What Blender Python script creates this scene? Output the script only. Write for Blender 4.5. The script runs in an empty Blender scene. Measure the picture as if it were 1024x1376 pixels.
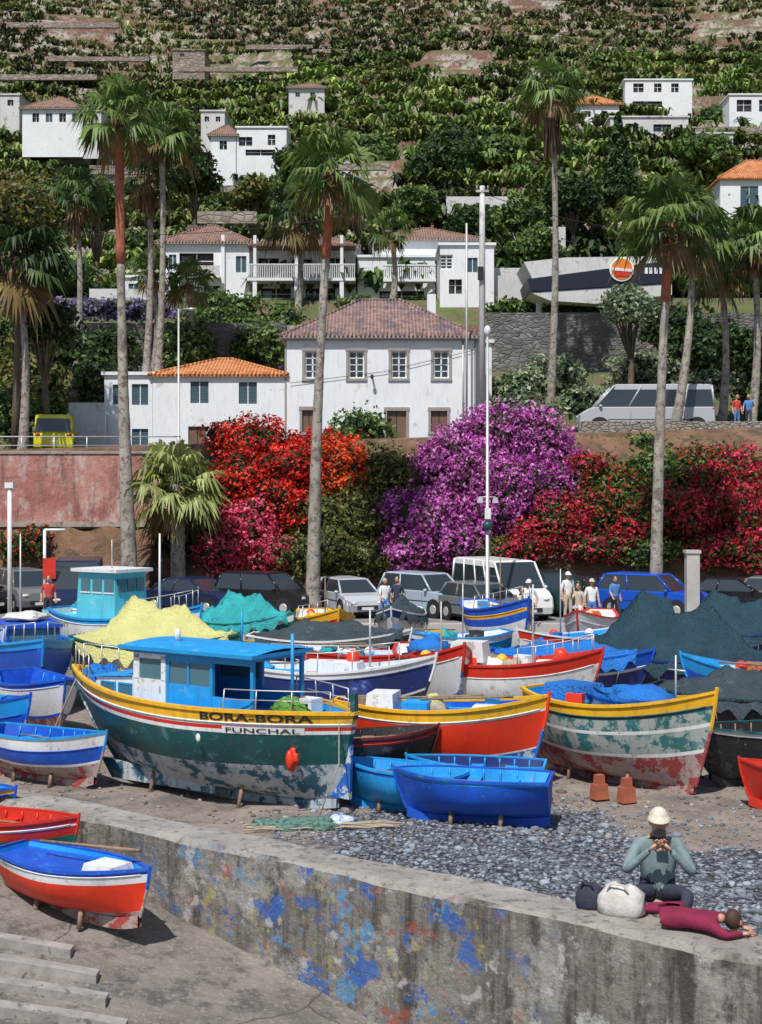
import bpy, math, random
import numpy as np
from mathutils import Vector, Matrix
random.seed(7); RNG=np.random.default_rng(7)
F=1900.0; CH=5.0
def X(u,d): return (u-512)/F*d
def Z(v,d): return CH+(660-v)/F*d
scene=bpy.context.scene
# ---------------------------------------------------------------- materials
MATS={}
def newmat(name):
    m=bpy.data.materials.new(name); m.use_nodes=True
    nt=m.node_tree; b=nt.nodes['Principled BSDF']
    return m,nt,b
def N(nt,t,**k):
    n=nt.nodes.new(t)
    for a,v in k.items(): setattr(n,a,v)
    return n
def mixc(nt,fac,a,b):
    n=N(nt,'ShaderNodeMix',data_type='RGBA')
    for i,v in ((0,fac),(6,a),(7,b)):
        if isinstance(v,bpy.types.NodeSocket): nt.links.new(v,n.inputs[i])
        elif i==0: n.inputs[0].default_value=v
        else: n.inputs[i].default_value=(*v[:3],1)
    return n.outputs[2]
def noise(nt,scale,detail=4,rough=.6,vec=None):
    n=N(nt,'ShaderNodeTexNoise'); n.inputs['Scale'].default_value=scale
    n.inputs['Detail'].default_value=detail; n.inputs['Roughness'].default_value=rough
    if vec is not None: nt.links.new(vec,n.inputs['Vector'])
    return n.outputs['Fac']
def ramp(nt,val,a,b):
    n=N(nt,'ShaderNodeMapRange'); nt.links.new(val,n.inputs[0])
    n.inputs[1].default_value=a; n.inputs[2].default_value=b
    return n.outputs[0]
def math_(nt,op,a,b=0):
    n=N(nt,'ShaderNodeMath',operation=op)
    for i,v in enumerate((a,b)):
        if isinstance(v,bpy.types.NodeSocket): nt.links.new(v,n.inputs[i])
        else: n.inputs[i].default_value=v
    return n.outputs[0]
def bump(nt,b,h,strength=.3,dist=.02):
    n=N(nt,'ShaderNodeBump'); n.inputs['Strength'].default_value=strength; n.inputs['Distance'].default_value=dist
    nt.links.new(h,n.inputs['Height']); nt.links.new(n.outputs[0],b.inputs['Normal'])
def coord(nt): return N(nt,'ShaderNodeTexCoord').outputs['Object']
def mapped(nt,c,sc=(1,1,1),loc=(0,0,0),rot=(0,0,0)):
    mp=N(nt,'ShaderNodeMapping'); mp.inputs['Scale'].default_value=sc; mp.inputs['Location'].default_value=loc; mp.inputs['Rotation'].default_value=rot
    nt.links.new(c,mp.inputs[0]); return mp.outputs[0]
def paint(name,col,rough=.5,var=.18,scale=2.0,wear=0,wcol=(.35,.33,.3),wscale=5,bs=.15,metal=0,bd=.01,streak=0):
    if name in MATS: return MATS[name]
    m,nt,b=newmat(name); c=coord(nt)
    lo=[x*(1-var) for x in col]; hi=[min(1,x*(1+var)) for x in col]
    o=mixc(nt,ramp(nt,noise(nt,scale,5,.65,c),.3,.7),lo,hi)
    if wear>0:
        w=noise(nt,wscale,8,.72,c); th=.66-wear*.3
        o=mixc(nt,ramp(nt,w,th,th+.04),o,wcol)
    if streak>0:
        s=ramp(nt,noise(nt,2.2,6,.7,mapped(nt,c,(4,4,.7))),.5,.72)
        o=mixc(nt,math_(nt,'MULTIPLY',s,streak),o,[x*.35+.03 for x in col])
        s=ramp(nt,noise(nt,14,6,.75,mapped(nt,c,(1,1,2.2),(3,5,1))),.62,.68)
        o=mixc(nt,math_(nt,'MULTIPLY',s,streak),o,(.33,.3,.27))
        nt.links.new(math_(nt,'ADD',math_(nt,'MULTIPLY',noise(nt,5,4,.6,c),.3),rough-.1),b.inputs['Roughness'])
    nt.links.new(o,b.inputs['Base Color'])
    if not streak: b.inputs['Roughness'].default_value=rough
    b.inputs['Metallic'].default_value=metal
    if bs>0: bump(nt,b,noise(nt,18,5,.6,c),bs,bd)
    MATS[name]=m; return m
def leafmat():
    m,nt,b=newmat('foliage'); a=N(nt,'ShaderNodeAttribute',attribute_name='Col')
    nt.links.new(a.outputs['Color'],b.inputs['Base Color']); b.inputs['Roughness'].default_value=.5
    b.inputs['Specular IOR Level'].default_value=.35
    t=N(nt,'ShaderNodeBsdfTranslucent'); nt.links.new(a.outputs['Color'],t.inputs[0])
    mx=N(nt,'ShaderNodeMixShader'); mx.inputs[0].default_value=.3
    nt.links.new(b.outputs[0],mx.inputs[1]); nt.links.new(t.outputs[0],mx.inputs[2])
    nt.links.new(mx.outputs[0],nt.nodes['Material Output'].inputs[0]); return m
LEAF=leafmat()
def glassm(name,col=(.02,.03,.04)):
    if name in MATS: return MATS[name]
    m,nt,b=newmat(name); b.inputs['Base Color'].default_value=(*col,1); b.inputs['Roughness'].default_value=.08
    b.inputs['Specular IOR Level'].default_value=.8; MATS[name]=m; return m
GLASS=glassm('window_glass'); 
def stonemat(name,cols,scale=2.2,zs=2.0,mortar=(.12,.11,.1),bs=.8):
    m,nt,b=newmat(name); c=coord(nt); mp=mapped(nt,c,(1,1,zs))
    v=N(nt,'ShaderNodeTexVoronoi'); v.inputs['Scale'].default_value=scale; nt.links.new(mp,v.inputs['Vector'])
    v2=N(nt,'ShaderNodeTexVoronoi',feature='DISTANCE_TO_EDGE'); v2.inputs['Scale'].default_value=scale; nt.links.new(mp,v2.inputs['Vector'])
    sep=N(nt,'ShaderNodeSeparateColor'); nt.links.new(v.outputs['Color'],sep.inputs[0])
    o=mixc(nt,sep.outputs[0],cols[0],cols[1]); o=mixc(nt,ramp(nt,noise(nt,.5,5,.6,c),.35,.65),o,cols[2])
    o=mixc(nt,ramp(nt,v2.outputs['Distance'],0.02,.08),mortar,o)
    nt.links.new(o,b.inputs['Base Color']); b.inputs['Roughness'].default_value=.9
    bump(nt,b,ramp(nt,v2.outputs['Distance'],0,.15),bs,.05); return m
STONE=stonemat('dark_stone',((.09,.085,.08),(.28,.27,.26),(.12,.115,.11)),2.2)
STONE2=stonemat('grey_stone',((.2,.18,.16),(.38,.35,.31),(.25,.22,.18)),3)
TERW=stonemat('terrace_stone',((.2,.17,.14),(.42,.38,.33),(.28,.22,.18)),1.2,1.6,(.16,.14,.11))
def pinkwall():
    m,nt,b=newmat('pink_render'); c=coord(nt)
    o=mixc(nt,ramp(nt,noise(nt,.6,6,.7,c),.35,.65),(.3,.11,.095),(.5,.26,.22))
    v2=N(nt,'ShaderNodeTexVoronoi',feature='DISTANCE_TO_EDGE'); v2.inputs['Scale'].default_value=1.3; nt.links.new(mapped(nt,c,(.8,1,1.6)),v2.inputs['Vector'])
    o=mixc(nt,math_(nt,'MULTIPLY',ramp(nt,v2.outputs['Distance'],.05,.0),.35),o,(.2,.08,.07))
    o=mixc(nt,math_(nt,'MULTIPLY',ramp(nt,noise(nt,1.4,7,.75,mapped(nt,c,(1,1,.5))),.5,.62),.75),o,(.52,.42,.38))
    o=mixc(nt,math_(nt,'MULTIPLY',ramp(nt,noise(nt,1.2,6,.7,mapped(nt,c,(2,2,.25))),.5,.66),.75),o,(.13,.07,.06))
    nt.links.new(o,b.inputs['Base Color']); b.inputs['Roughness'].default_value=.9; bump(nt,b,noise(nt,4,6,.7,c),.7,.08); return m
def concrete_wall():
    m,nt,b=newmat('harbour_concrete'); c=coord(nt)
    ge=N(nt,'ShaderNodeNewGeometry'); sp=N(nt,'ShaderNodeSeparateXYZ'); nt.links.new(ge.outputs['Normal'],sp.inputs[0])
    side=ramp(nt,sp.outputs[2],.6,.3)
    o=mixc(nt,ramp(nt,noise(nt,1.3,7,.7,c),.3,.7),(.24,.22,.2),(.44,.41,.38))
    o=mixc(nt,math_(nt,'MULTIPLY',side,.55),o,(.14,.12,.1))  # steep faces painted darker than the top: shade put into the colour
    o=mixc(nt,math_(nt,'MULTIPLY',ramp(nt,noise(nt,7,8,.75,c),.53,.6),.7),o,(.1,.09,.08))
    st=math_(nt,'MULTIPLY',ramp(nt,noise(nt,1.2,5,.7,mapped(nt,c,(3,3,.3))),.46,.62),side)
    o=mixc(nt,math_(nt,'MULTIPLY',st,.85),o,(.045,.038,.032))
    sx=N(nt,'ShaderNodeSeparateXYZ'); nt.links.new(c,sx.inputs[0])
    pn=math_(nt,'MULTIPLY',ramp(nt,noise(nt,1.7,7,.72,mapped(nt,c,(1,1,1),(-5,9,4))),.52,.6),side)
    o=mixc(nt,math_(nt,'MULTIPLY',pn,.6),o,(.42,.4,.37))
    reg=math_(nt,'MULTIPLY',ramp(nt,sx.outputs[0],-3.3,-2.3),ramp(nt,sx.outputs[0],1.9,.9))
    def patch(loc,sc,th,strength,col,o,rg=True):
        v=mapped(nt,c,(1,1,1),loc)
        n1=math_(nt,'ADD',noise(nt,sc,3,.5,v),math_(nt,'MULTIPLY',math_(nt,'SUBTRACT',noise(nt,8,7,.8,v),.5),.7))
        f=math_(nt,'MULTIPLY',ramp(nt,n1,th,th+.05),side)
        if rg: f=math_(nt,'MULTIPLY',f,reg)
        return mixc(nt,math_(nt,'MULTIPLY',f,strength),o,col)
    o=patch((2,4,1),2.0,.6,.8,(.1,.28,.5),o); o=patch((0,0,0),2.2,.59,.85,(.03,.12,.42),o)
    o=patch((9,-3,5),3.0,.63,.7,(.5,.49,.47),o,False); o=patch((7,3,2),3,.64,.7,(.35,.08,.05),o); o=patch((-4,8,6),4,.66,.6,(.4,.36,.1),o)
    nt.links.new(o,b.inputs['Base Color']); b.inputs['Roughness'].default_value=.88
    bump(nt,b,math_(nt,'ADD',noise(nt,6,8,.75,c),math_(nt,'MULTIPLY',noise(nt,1.6,4,.6,c),1.5)),.9,.06); return m
def beachmat():
    m,nt,b=newmat('beach_ground'); c=coord(nt)
    v=N(nt,'ShaderNodeTexVoronoi'); v.inputs['Scale'].default_value=11; nt.links.new(c,v.inputs['Vector'])
    sep=N(nt,'ShaderNodeSeparateColor'); nt.links.new(v.outputs['Color'],sep.inputs[0])
    peb=mixc(nt,sep.outputs[0],(.07,.08,.1),(.27,.3,.35))
    peb=mixc(nt,ramp(nt,v.outputs['Distance'],.35,.65),peb,(.03,.03,.035))
    sand=mixc(nt,ramp(nt,noise(nt,1.1,7,.7,c),.3,.7),(.17,.14,.12),(.36,.3,.26))
    sand=mixc(nt,ramp(nt,noise(nt,9,6,.8,c),.55,.62),sand,(.11,.1,.1))
    sand=mixc(nt,math_(nt,'MULTIPLY',ramp(nt,noise(nt,.7,6,.7,mapped(nt,c,(1,1,1),(4,8,0))),.5,.62),.6),sand,(.09,.085,.085))
    at=N(nt,'ShaderNodeAttribute',attribute_name='Col')
    f=math_(nt,'ADD',at.outputs['Fac'],math_(nt,'MULTIPLY',math_(nt,'SUBTRACT',noise(nt,1.2,6,.7,c),.5),1.6))
    f=ramp(nt,f,.4,.55)
    o=mixc(nt,f,sand,peb); nt.links.new(o,b.inputs['Base Color']); b.inputs['Roughness'].default_value=.85
    bump(nt,b,math_(nt,'ADD',math_(nt,'MULTIPLY',math_(nt,'MULTIPLY',v.outputs['Distance'],-1.0),f),noise(nt,12,6,.7,c)),.9,.05); return m
def rampmat():
    m,nt,b=newmat('slipway_concrete'); c=coord(nt)
    o=mixc(nt,ramp(nt,noise(nt,.9,7,.7,c),.3,.7),(.13,.115,.1),(.3,.27,.24))
    o=mixc(nt,math_(nt,'MULTIPLY',ramp(nt,noise(nt,2.1,7,.75,c),.5,.6),.75),o,(.07,.065,.06))
    o=mixc(nt,math_(nt,'MULTIPLY',ramp(nt,noise(nt,16,5,.75,c),.55,.62),.5),o,(.38,.35,.32))
    v=N(nt,'ShaderNodeTexVoronoi',feature='DISTANCE_TO_EDGE'); v.inputs['Scale'].default_value=.4; 
    dn=N(nt,'ShaderNodeTexNoise'); dn.inputs['Scale'].default_value=1.5; nt.links.new(c,dn.inputs[0])
    mx=N(nt,'ShaderNodeMix',data_type='RGBA'); mx.inputs[0].default_value=.25; nt.links.new(c,mx.inputs[6]); nt.links.new(dn.outputs['Color'],mx.inputs[7]); nt.links.new(mx.outputs[2],v.inputs['Vector'])
    o=mixc(nt,ramp(nt,v.outputs['Distance'],.0,.006),(.07,.06,.055),o)
    nt.links.new(o,b.inputs['Base Color']); b.inputs['Roughness'].default_value=.85; bump(nt,b,noise(nt,8,8,.75,c),.8,.05); return m
def hillmat():
    m,nt,b=newmat('hillside_soil'); c=coord(nt)
    g=mixc(nt,ramp(nt,noise(nt,.35,6,.7,c),.35,.65),(.06,.09,.025),(.14,.17,.055))
    g=mixc(nt,ramp(nt,noise(nt,.8,6,.7,c),.5,.58),g,(.16,.11,.08))
    s=mixc(nt,ramp(nt,noise(nt,.12,6,.7,c),.45,.55),(.2,.09,.07),(.38,.34,.29))
    s=mixc(nt,ramp(nt,noise(nt,1.8,6,.7,c),.48,.6),s,(.08,.07,.045))
    ge=N(nt,'ShaderNodeNewGeometry'); sp=N(nt,'ShaderNodeSeparateXYZ'); nt.links.new(ge.outputs['Normal'],sp.inputs[0])
    o=mixc(nt,ramp(nt,sp.outputs[2],.85,.7),g,s)
    nt.links.new(o,b.inputs['Base Color']); b.inputs['Roughness'].default_value=.95; bump(nt,b,noise(nt,1.5,6,.7,c),.9,.4); return m
def rooftile(name,c0,c1,c2):
    m,nt,b=newmat(name); c=coord(nt)
    o=mixc(nt,ramp(nt,noise(nt,2.5,4,.7,c),.35,.6),c0,c1); o=mixc(nt,ramp(nt,noise(nt,1.1,5,.7,c),.5,.62),o,c2)
    w=N(nt,'ShaderNodeTexWave'); w.inputs['Scale'].default_value=1.6; w.inputs['Distortion'].default_value=.6; nt.links.new(c,w.inputs[0])
    w2=N(nt,'ShaderNodeTexWave',bands_direction='Y'); w2.inputs['Scale'].default_value=1.3;w2.inputs['Distortion'].default_value=.6; nt.links.new(c,w2.inputs[0])
    h=math_(nt,'ADD',w.outputs['Fac'],math_(nt,'MULTIPLY',w2.outputs['Fac'],.6))
    o=mixc(nt,math_(nt,'MULTIPLY',ramp(nt,w.outputs['Fac'],.35,.05),.5),o,(.05,.03,.03))
    nt.links.new(o,b.inputs['Base Color']); b.inputs['Roughness'].default_value=.85; bump(nt,b,h,.9,.08); return m
BEACH=beachmat(); RAMP=rampmat(); HILL=hillmat(); PINK=pinkwall(); CWALL=concrete_wall()
ROCK=paint('rock_bank',(.26,.15,.09),.95,.45,.8,.45,(.13,.1,.06),1.5,.9,bd=.2)
ASPH=paint('asphalt',(.09,.088,.085),.9,.2,.7,.1,(.14,.13,.12),2,.3)
PROM=paint('promenade_paving',(.2,.19,.18),.9,.2,.7,.15,(.12,.11,.1),2,.3)
WHITE=paint('white_render',(.74,.77,.8),.8,.05,.5,.15,(.56,.56,.54),1.2,.1,streak=.25)
OFFW=paint('offwhite_render',(.58,.58,.58),.85,.1,.5,.3,(.36,.33,.3),1.0,.1,streak=.4)
ROOFG=rooftile('old_roof_tiles',(.17,.12,.12),(.4,.25,.21),(.13,.11,.14)); ROOFO=rooftile('orange_roof_tiles',(.6,.2,.06),(.75,.33,.13),(.5,.16,.06))
ROOFR=rooftile('weathered_red_roof',(.24,.12,.09),(.38,.22,.17),(.2,.14,.12))
STRIM=paint('window_stone_trim',(.3,.27,.25),.8,.1); SHUT=paint('shutter_green',(.05,.1,.13),.6,.1); BROWN=paint('brown_door',(.16,.09,.06),.6,.2)
BARK=paint('palm_bark',(.33,.3,.26),.95,.35,1.5,.45,(.16,.13,.11),4,.9,bd=.04); BARKR=paint('palm_bark_red',(.34,.11,.06),.95,.35,3,.3,(.12,.06,.04),5,.8)
TRUNK=paint('tree_bark',(.14,.1,.075),.95,.3,3,.3,(.07,.06,.05),5,.8)
METAL=paint('galvanised_pole',(.5,.51,.52),.45,.1,2,.15,(.3,.28,.26),4,.05,.4); RAILM=paint('boat_rail',(.5,.5,.5),.4,.2,metal=.5)
BLACK=paint('black_rubber',(.015,.015,.017),.7,.2); WOOD=paint('worn_wood',(.25,.17,.11),.8,.3,6,.3,(.12,.09,.07),9,.4)
YEL=paint('yellow_paint',(.8,.43,.015),.45,.12,3,.22,(.5,.3,.08),5,streak=.5); RED=paint('red_paint',(.58,.025,.01),.45,.15,2.5,.22,(.3,.06,.03),5,streak=.5)
ORED=paint('orange_red_paint',(.76,.04,.01),.42,.12,2,.18,(.5,.07,.03),5,streak=.4); BLUE=paint('blue_paint',(.008,.09,.55),.45,.2,2.5,.25,(.03,.17,.45),5,streak=.5)
LBLUE=paint('light_blue_paint',(.012,.3,.7),.48,.15,2.5,.22,(.1,.36,.58),5,streak=.45); DBLUE=paint('navy_paint',(.012,.03,.17),.45,.2,2,.25,(.07,.08,.13),4,streak=.5)
WHT=paint('white_boat_paint',(.72,.74,.76),.45,.06,2,.26,(.48,.44,.4),5,streak=.4); TEAL=paint('teal_paint',(.006,.075,.08),.42,.35,2,.3,(.06,.16,.18),4,streak=.6)
TEALW=paint('teal_antifoul_worn',(.02,.1,.15),.7,.4,2,.68,(.42,.46,.5),2.6,.5,streak=.7); WORNR=paint('worn_red_bottom',(.3,.05,.045),.7,.35,2,.62,(.38,.3,.28),3,.5,streak=.7)
WORNT=paint('worn_teal_side',(.03,.16,.17),.6,.35,2,.68,(.36,.4,.38),3.5,.4,streak=.7); WORNB=paint('worn_blue_bottom',(.012,.12,.48),.6,.25,2,.5,(.5,.57,.62),3,.4,streak=.6)
DARK=paint('dark_hull',(.02,.02,.025),.5,.3,2,.3,(.09,.08,.08),4,streak=.5); MAROON=paint('maroon_paint',(.13,.015,.015),.5,.3,2,.3,(.07,.05,.05),4,streak=.5)
GREENP=paint('green_paint',(.01,.12,.09),.45,.2,2,.2,(.1,.2,.17),4,streak=.6); TURQ=paint('turquoise_paint',(.1,.52,.64),.45,.1,2,.2,(.3,.6,.65),4,streak=.4)
TARPG=paint('green_tarpaulin',(.008,.042,.062),.5,.35,1.5,.15,(.015,.07,.1),3,.8,bd=.1); TARPY=paint('yellow_tarpaulin',(.62,.6,.24),.6,.15,1.5,.1,(.45,.45,.2),3,.8,bd=.1)
TARPB=paint('blue_tarpaulin',(.01,.17,.58),.5,.25,1.5,.15,(.02,.1,.36),3,.8,bd=.1); TARPT=paint('turquoise_tarpaulin',(.02,.36,.38),.6,.3,2,.3,(.02,.18,.24),3,.8,bd=.1)
TARPK=paint('grey_tarpaulin',(.035,.055,.07),.6,.3,2,.2,(.1,.12,.13),3,.8,bd=.1)
NETG=paint('green_net',(.1,.26,.04),.8,.5,9,.4,(.02,.1,.03),12,.9,bd=.05); NETO=paint('orange_net',(.5,.14,.04),.85,.5,12,.4,(.2,.08,.04),15,.9,bd=.05); NETT=paint('teal_net',(.12,.24,.2),.9,.5,14,.5,(.05,.09,.08),15,.9,bd=.05)
ROPE=paint('rope',(.35,.3,.22),.9,.3,15,0,bs=.5)
# ---------------------------------------------------------------- mesh builder
class MB:
    def __init__(s): s.V=[];s.L=[];s.S=[];s.MI=[];s.SM=[];s.C=[];s.n=0;s.slots=[]
    def slot(s,m):
        if m not in s.slots: s.slots.append(m)
        return s.slots.index(m)
    def add(s,v,faces,mat,smooth=False,M=None,col=None):
        v=np.asarray(v,float).reshape(-1,3)
        if M is not None:
            A=np.array(M); v=v@A[:3,:3].T+A[:3,3]
        s.V.append(v)
        if isinstance(faces,np.ndarray):
            s.L.append((faces+s.n).ravel()); s.S.append(np.full(len(faces),faces.shape[1])); nf=len(faces)
        else:
            s.L.append(np.array([i for f in faces for i in f],int)+s.n); s.S.append(np.array([len(f) for f in faces])); nf=len(faces)
        if isinstance(mat,(list,tuple)): mi=np.array([s.slot(m) for m in mat])
        else: mi=np.full(nf,s.slot(mat))
        s.MI.append(mi); s.SM.append(np.full(nf,smooth)); 
        c=np.ones((len(v),4)); 
        if col is not None: c[:,:3]=col
        s.C.append(c); s.n+=len(v)
    def box(s,c,d,mat,rz=0,M=None,ry=0,taper=1):
        x,y,z=[a/2 for a in d]
        v=[(sx*x*(taper if sz>0 else 1),sy*y*(taper if sz>0 else 1),sz*z) for sz in(-1,1) for sx,sy in((-1,-1),(1,-1),(1,1),(-1,1))]
        T=Matrix.Translation(c)@Matrix.Rotation(rz,4,'Z')@Matrix.Rotation(ry,4,'Y')
        if M is not None: T=M@T
        s.add(v,[(3,2,1,0),(4,5,6,7),(0,1,5,4),(1,2,6,5),(2,3,7,6),(3,0,4,7)],mat,M=T)
    def tube(s,pts,rad,mat,n=8,smooth=True,M=None,cap=True,flat=1):
        pts=[Vector(p) for p in pts]
        if not hasattr(rad,'__len__'): rad=[rad]*len(pts)
        V=[];up=Vector((0,0,1))
        for i,p in enumerate(pts):
            d=(pts[min(i+1,len(pts)-1)]-pts[max(i-1,0)]).normalized()
            a=d.cross(up if abs(d.z)<.95 else Vector((0,1,0))).normalized(); b=d.cross(a)
            for k in range(n):
                t=2*math.pi*k/n; V.append(p+(a*math.cos(t)+b*math.sin(t)*flat)*rad[i])
        Fc=[]
        for i in range(len(pts)-1):
            for k in range(n):
                k2=(k+1)%n; Fc.append((i*n+k,i*n+k2,(i+1)*n+k2,(i+1)*n+k))
        if cap: Fc.append(tuple(range(n))[::-1]); Fc.append(tuple((len(pts)-1)*n+k for k in range(n)))
        s.add([tuple(v) for v in V],Fc,mat,smooth,M)
    def sphere(s,c,r,mat,nu=12,nv=8,M=None,fn=None,vmin=0):
        r=(r,)*3 if not hasattr(r,'__len__') else r; V=[];Fc=[]
        for j in range(nv+1):
            ph=math.pi*j/nv
            if vmin and ph>vmin: ph=vmin
            for i in range(nu):
                th=2*math.pi*i/nu; p=[math.sin(ph)*math.cos(th),math.sin(ph)*math.sin(th),math.cos(ph)]
                if fn: p=fn(p)
                V.append((c[0]+p[0]*r[0],c[1]+p[1]*r[1],c[2]+p[2]*r[2]))
        for j in range(nv):
            for i in range(nu):
                i2=(i+1)%nu; Fc.append((j*nu+i,(j+1)*nu+i,(j+1)*nu+i2,j*nu+i2))
        s.add(V,Fc,mat,True,M)
    def prism(s,poly,y0,y1,mat,M=None):
        n=len(poly); V=[(p[0],y0,p[1]) for p in poly]+[(p[0],y1,p[1]) for p in poly]
        s.add(V,[tuple(range(n)),tuple(range(2*n-1,n-1,-1))]+[(i,n+i,n+(i+1)%n,(i+1)%n) for i in range(n)],mat,M=M)
    def heap(s,c,r,mat,seed=0,nu=20,nv=12):
        rr=random.Random(seed); a=[rr.uniform(0,6) for _ in range(4)]
        def fn(p):
            k=1+.15*math.sin(p[0]*5+a[0])+.15*math.sin(p[1]*6+a[1])+.1*math.sin(p[2]*9+p[0]*7+a[2])+.05*math.sin(p[0]*19+a[3]+p[1]*17); return [x*k for x in p]
        s.sphere(c,r,mat,nu,nv,fn=fn)
    def obj(s,name,parent=None,loc=(0,0,0),rz=0,scale=1):
        me=bpy.data.meshes.new(name); V=np.concatenate(s.V); L=np.concatenate(s.L); S=np.concatenate(s.S)
        me.vertices.add(len(V)); me.vertices.foreach_set('co',V.astype(np.float32).ravel())
        me.loops.add(len(L)); me.loops.foreach_set('vertex_index',L.astype(np.int32))
        me.polygons.add(len(S)); st=np.concatenate([[0],np.cumsum(S)[:-1]]); me.polygons.foreach_set('loop_start',st.astype(np.int32))
        for m in s.slots: me.materials.append(m)
        me.polygons.foreach_set('material_index',np.concatenate(s.MI).astype(np.int32))
        me.polygons.foreach_set('use_smooth',np.concatenate(s.SM).astype(bool))
        a=me.color_attributes.new('Col','FLOAT_COLOR','POINT'); a.data.foreach_set('color',np.concatenate(s.C).astype(np.float32).ravel())
        me.update(calc_edges=True)
        o=bpy.data.objects.new(name,me); scene.collection.objects.link(o)
        o.location=loc; o.rotation_euler=(0,0,rz); o.scale=(scale,)*3
        if parent: o.parent=parent
        return o
def empty(name,loc=(0,0,0),rz=0):
    e=bpy.data.objects.new(name,None); scene.collection.objects.link(e); e.location=loc; e.rotation_euler=(0,0,rz); e.empty_display_size=.3; return e
# ---------------------------------------------------------------- foliage
def leaves(mb,blobs,dens,size,pals,core=None,front=.6,sprig=.06):
    for bl in blobs:
        cx,cy,cz,rx,ry,rz=bl[:6]; pal=np.array(pals[bl[6] if len(bl)>6 else 0])
        p=1.6; area=4*math.pi*(((rx*ry)**p+(rx*rz)**p+(ry*rz)**p)/3)**(1/p); n=max(20,int(dens*area))
        d=RNG.normal(size=(n,3)); d/=np.linalg.norm(d,axis=1)[:,None]; d=d[d[:,1]<front]; n=len(d)
        ph=RNG.uniform(0,6,4); a1=RNG.normal(size=3)*3.5; a2=RNG.normal(size=3)*6; a3=RNG.normal(size=3)*5; a4=RNG.normal(size=3)*14
        w=np.sin(d@a1+ph[0]); w2=np.sin(d@a2+ph[1]); w3=np.sin(d@a3+ph[2]); w4=np.sin(d@a4+ph[3])
        r=(1+.16*w+.12*w2+.1*w3+.06*w4)*(.68+.37*RNG.random(n)**.6)
        r*=1+(RNG.random(n)<sprig)*RNG.random(n)*.28
        P=np.array([cx,cy,cz])+d*r[:,None]*np.array([rx,ry,rz])
        nn=d+RNG.normal(size=(n,3))*.75; nn/=np.linalg.norm(nn,axis=1)[:,None]
        t=np.cross(nn,RNG.normal(size=(n,3))); t/=np.linalg.norm(t,axis=1)[:,None]; b=np.cross(nn,t)
        s=(size*(.5+.9*RNG.random(n)))[:,None]
        V=np.stack([P+t*s,P+b*s*.6+nn*s*.15,P-t*s,P-b*s*.6+nn*s*.15],1).reshape(-1,3)
        sel=(.5+.2*w2+.15*w3+.14*w4+RNG.normal(size=n)*.27); idx=np.clip((sel*len(pal)).astype(int),0,len(pal)-1)
        c=pal[idx]*(.6+.7*RNG.random(n))[:,None]; c=np.repeat(c,4,0)
        mb.add(V,np.arange(4*n).reshape(-1,4),LEAF,False,col=c)
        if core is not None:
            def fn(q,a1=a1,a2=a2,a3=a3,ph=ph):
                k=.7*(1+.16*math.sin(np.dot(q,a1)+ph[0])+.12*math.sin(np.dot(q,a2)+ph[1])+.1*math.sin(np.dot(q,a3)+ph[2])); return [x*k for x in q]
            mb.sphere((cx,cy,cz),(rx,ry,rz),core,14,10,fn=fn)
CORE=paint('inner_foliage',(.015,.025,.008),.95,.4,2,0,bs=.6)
GRN=[(.035,.07,.018),(.07,.13,.03),(.12,.2,.045),(.18,.26,.07)]
DGRN=[(.02,.045,.015),(.04,.08,.022),(.065,.115,.03)]
YGRN=[(.08,.13,.02),(.16,.23,.035),(.24,.3,.06)]
OLIV=[(.05,.08,.02),(.1,.13,.03),(.17,.19,.05),(.2,.16,.05)]
PALE=[(.1,.15,.08),(.22,.29,.16),(.34,.4,.25)]
REDP=[(.05,.07,.02),(.45,.015,.012),(.68,.025,.018),(.8,.06,.03)]
ORP=[(.06,.08,.02),(.7,.05,.012),(.85,.09,.015),(.88,.14,.03)]
PNK=[(.06,.08,.025),(.55,.03,.08),(.76,.06,.16),(.84,.18,.28)]
MAG=[(.07,.09,.04),(.38,.05,.3),(.56,.1,.46),(.72,.26,.64)]
MIX=[(.04,.08,.02),(.08,.14,.03),(.13,.16,.035),(.55,.03,.03),(.07,.11,.025)]
MIXP=[(.05,.09,.02),(.1,.13,.03),(.48,.03,.06),(.66,.06,.13)]
BRNG=[(.06,.08,.02),(.13,.14,.035),(.2,.19,.05),(.09,.11,.025)]
PURP=[(.05,.07,.03),(.25,.18,.4),(.35,.28,.55)]
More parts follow.
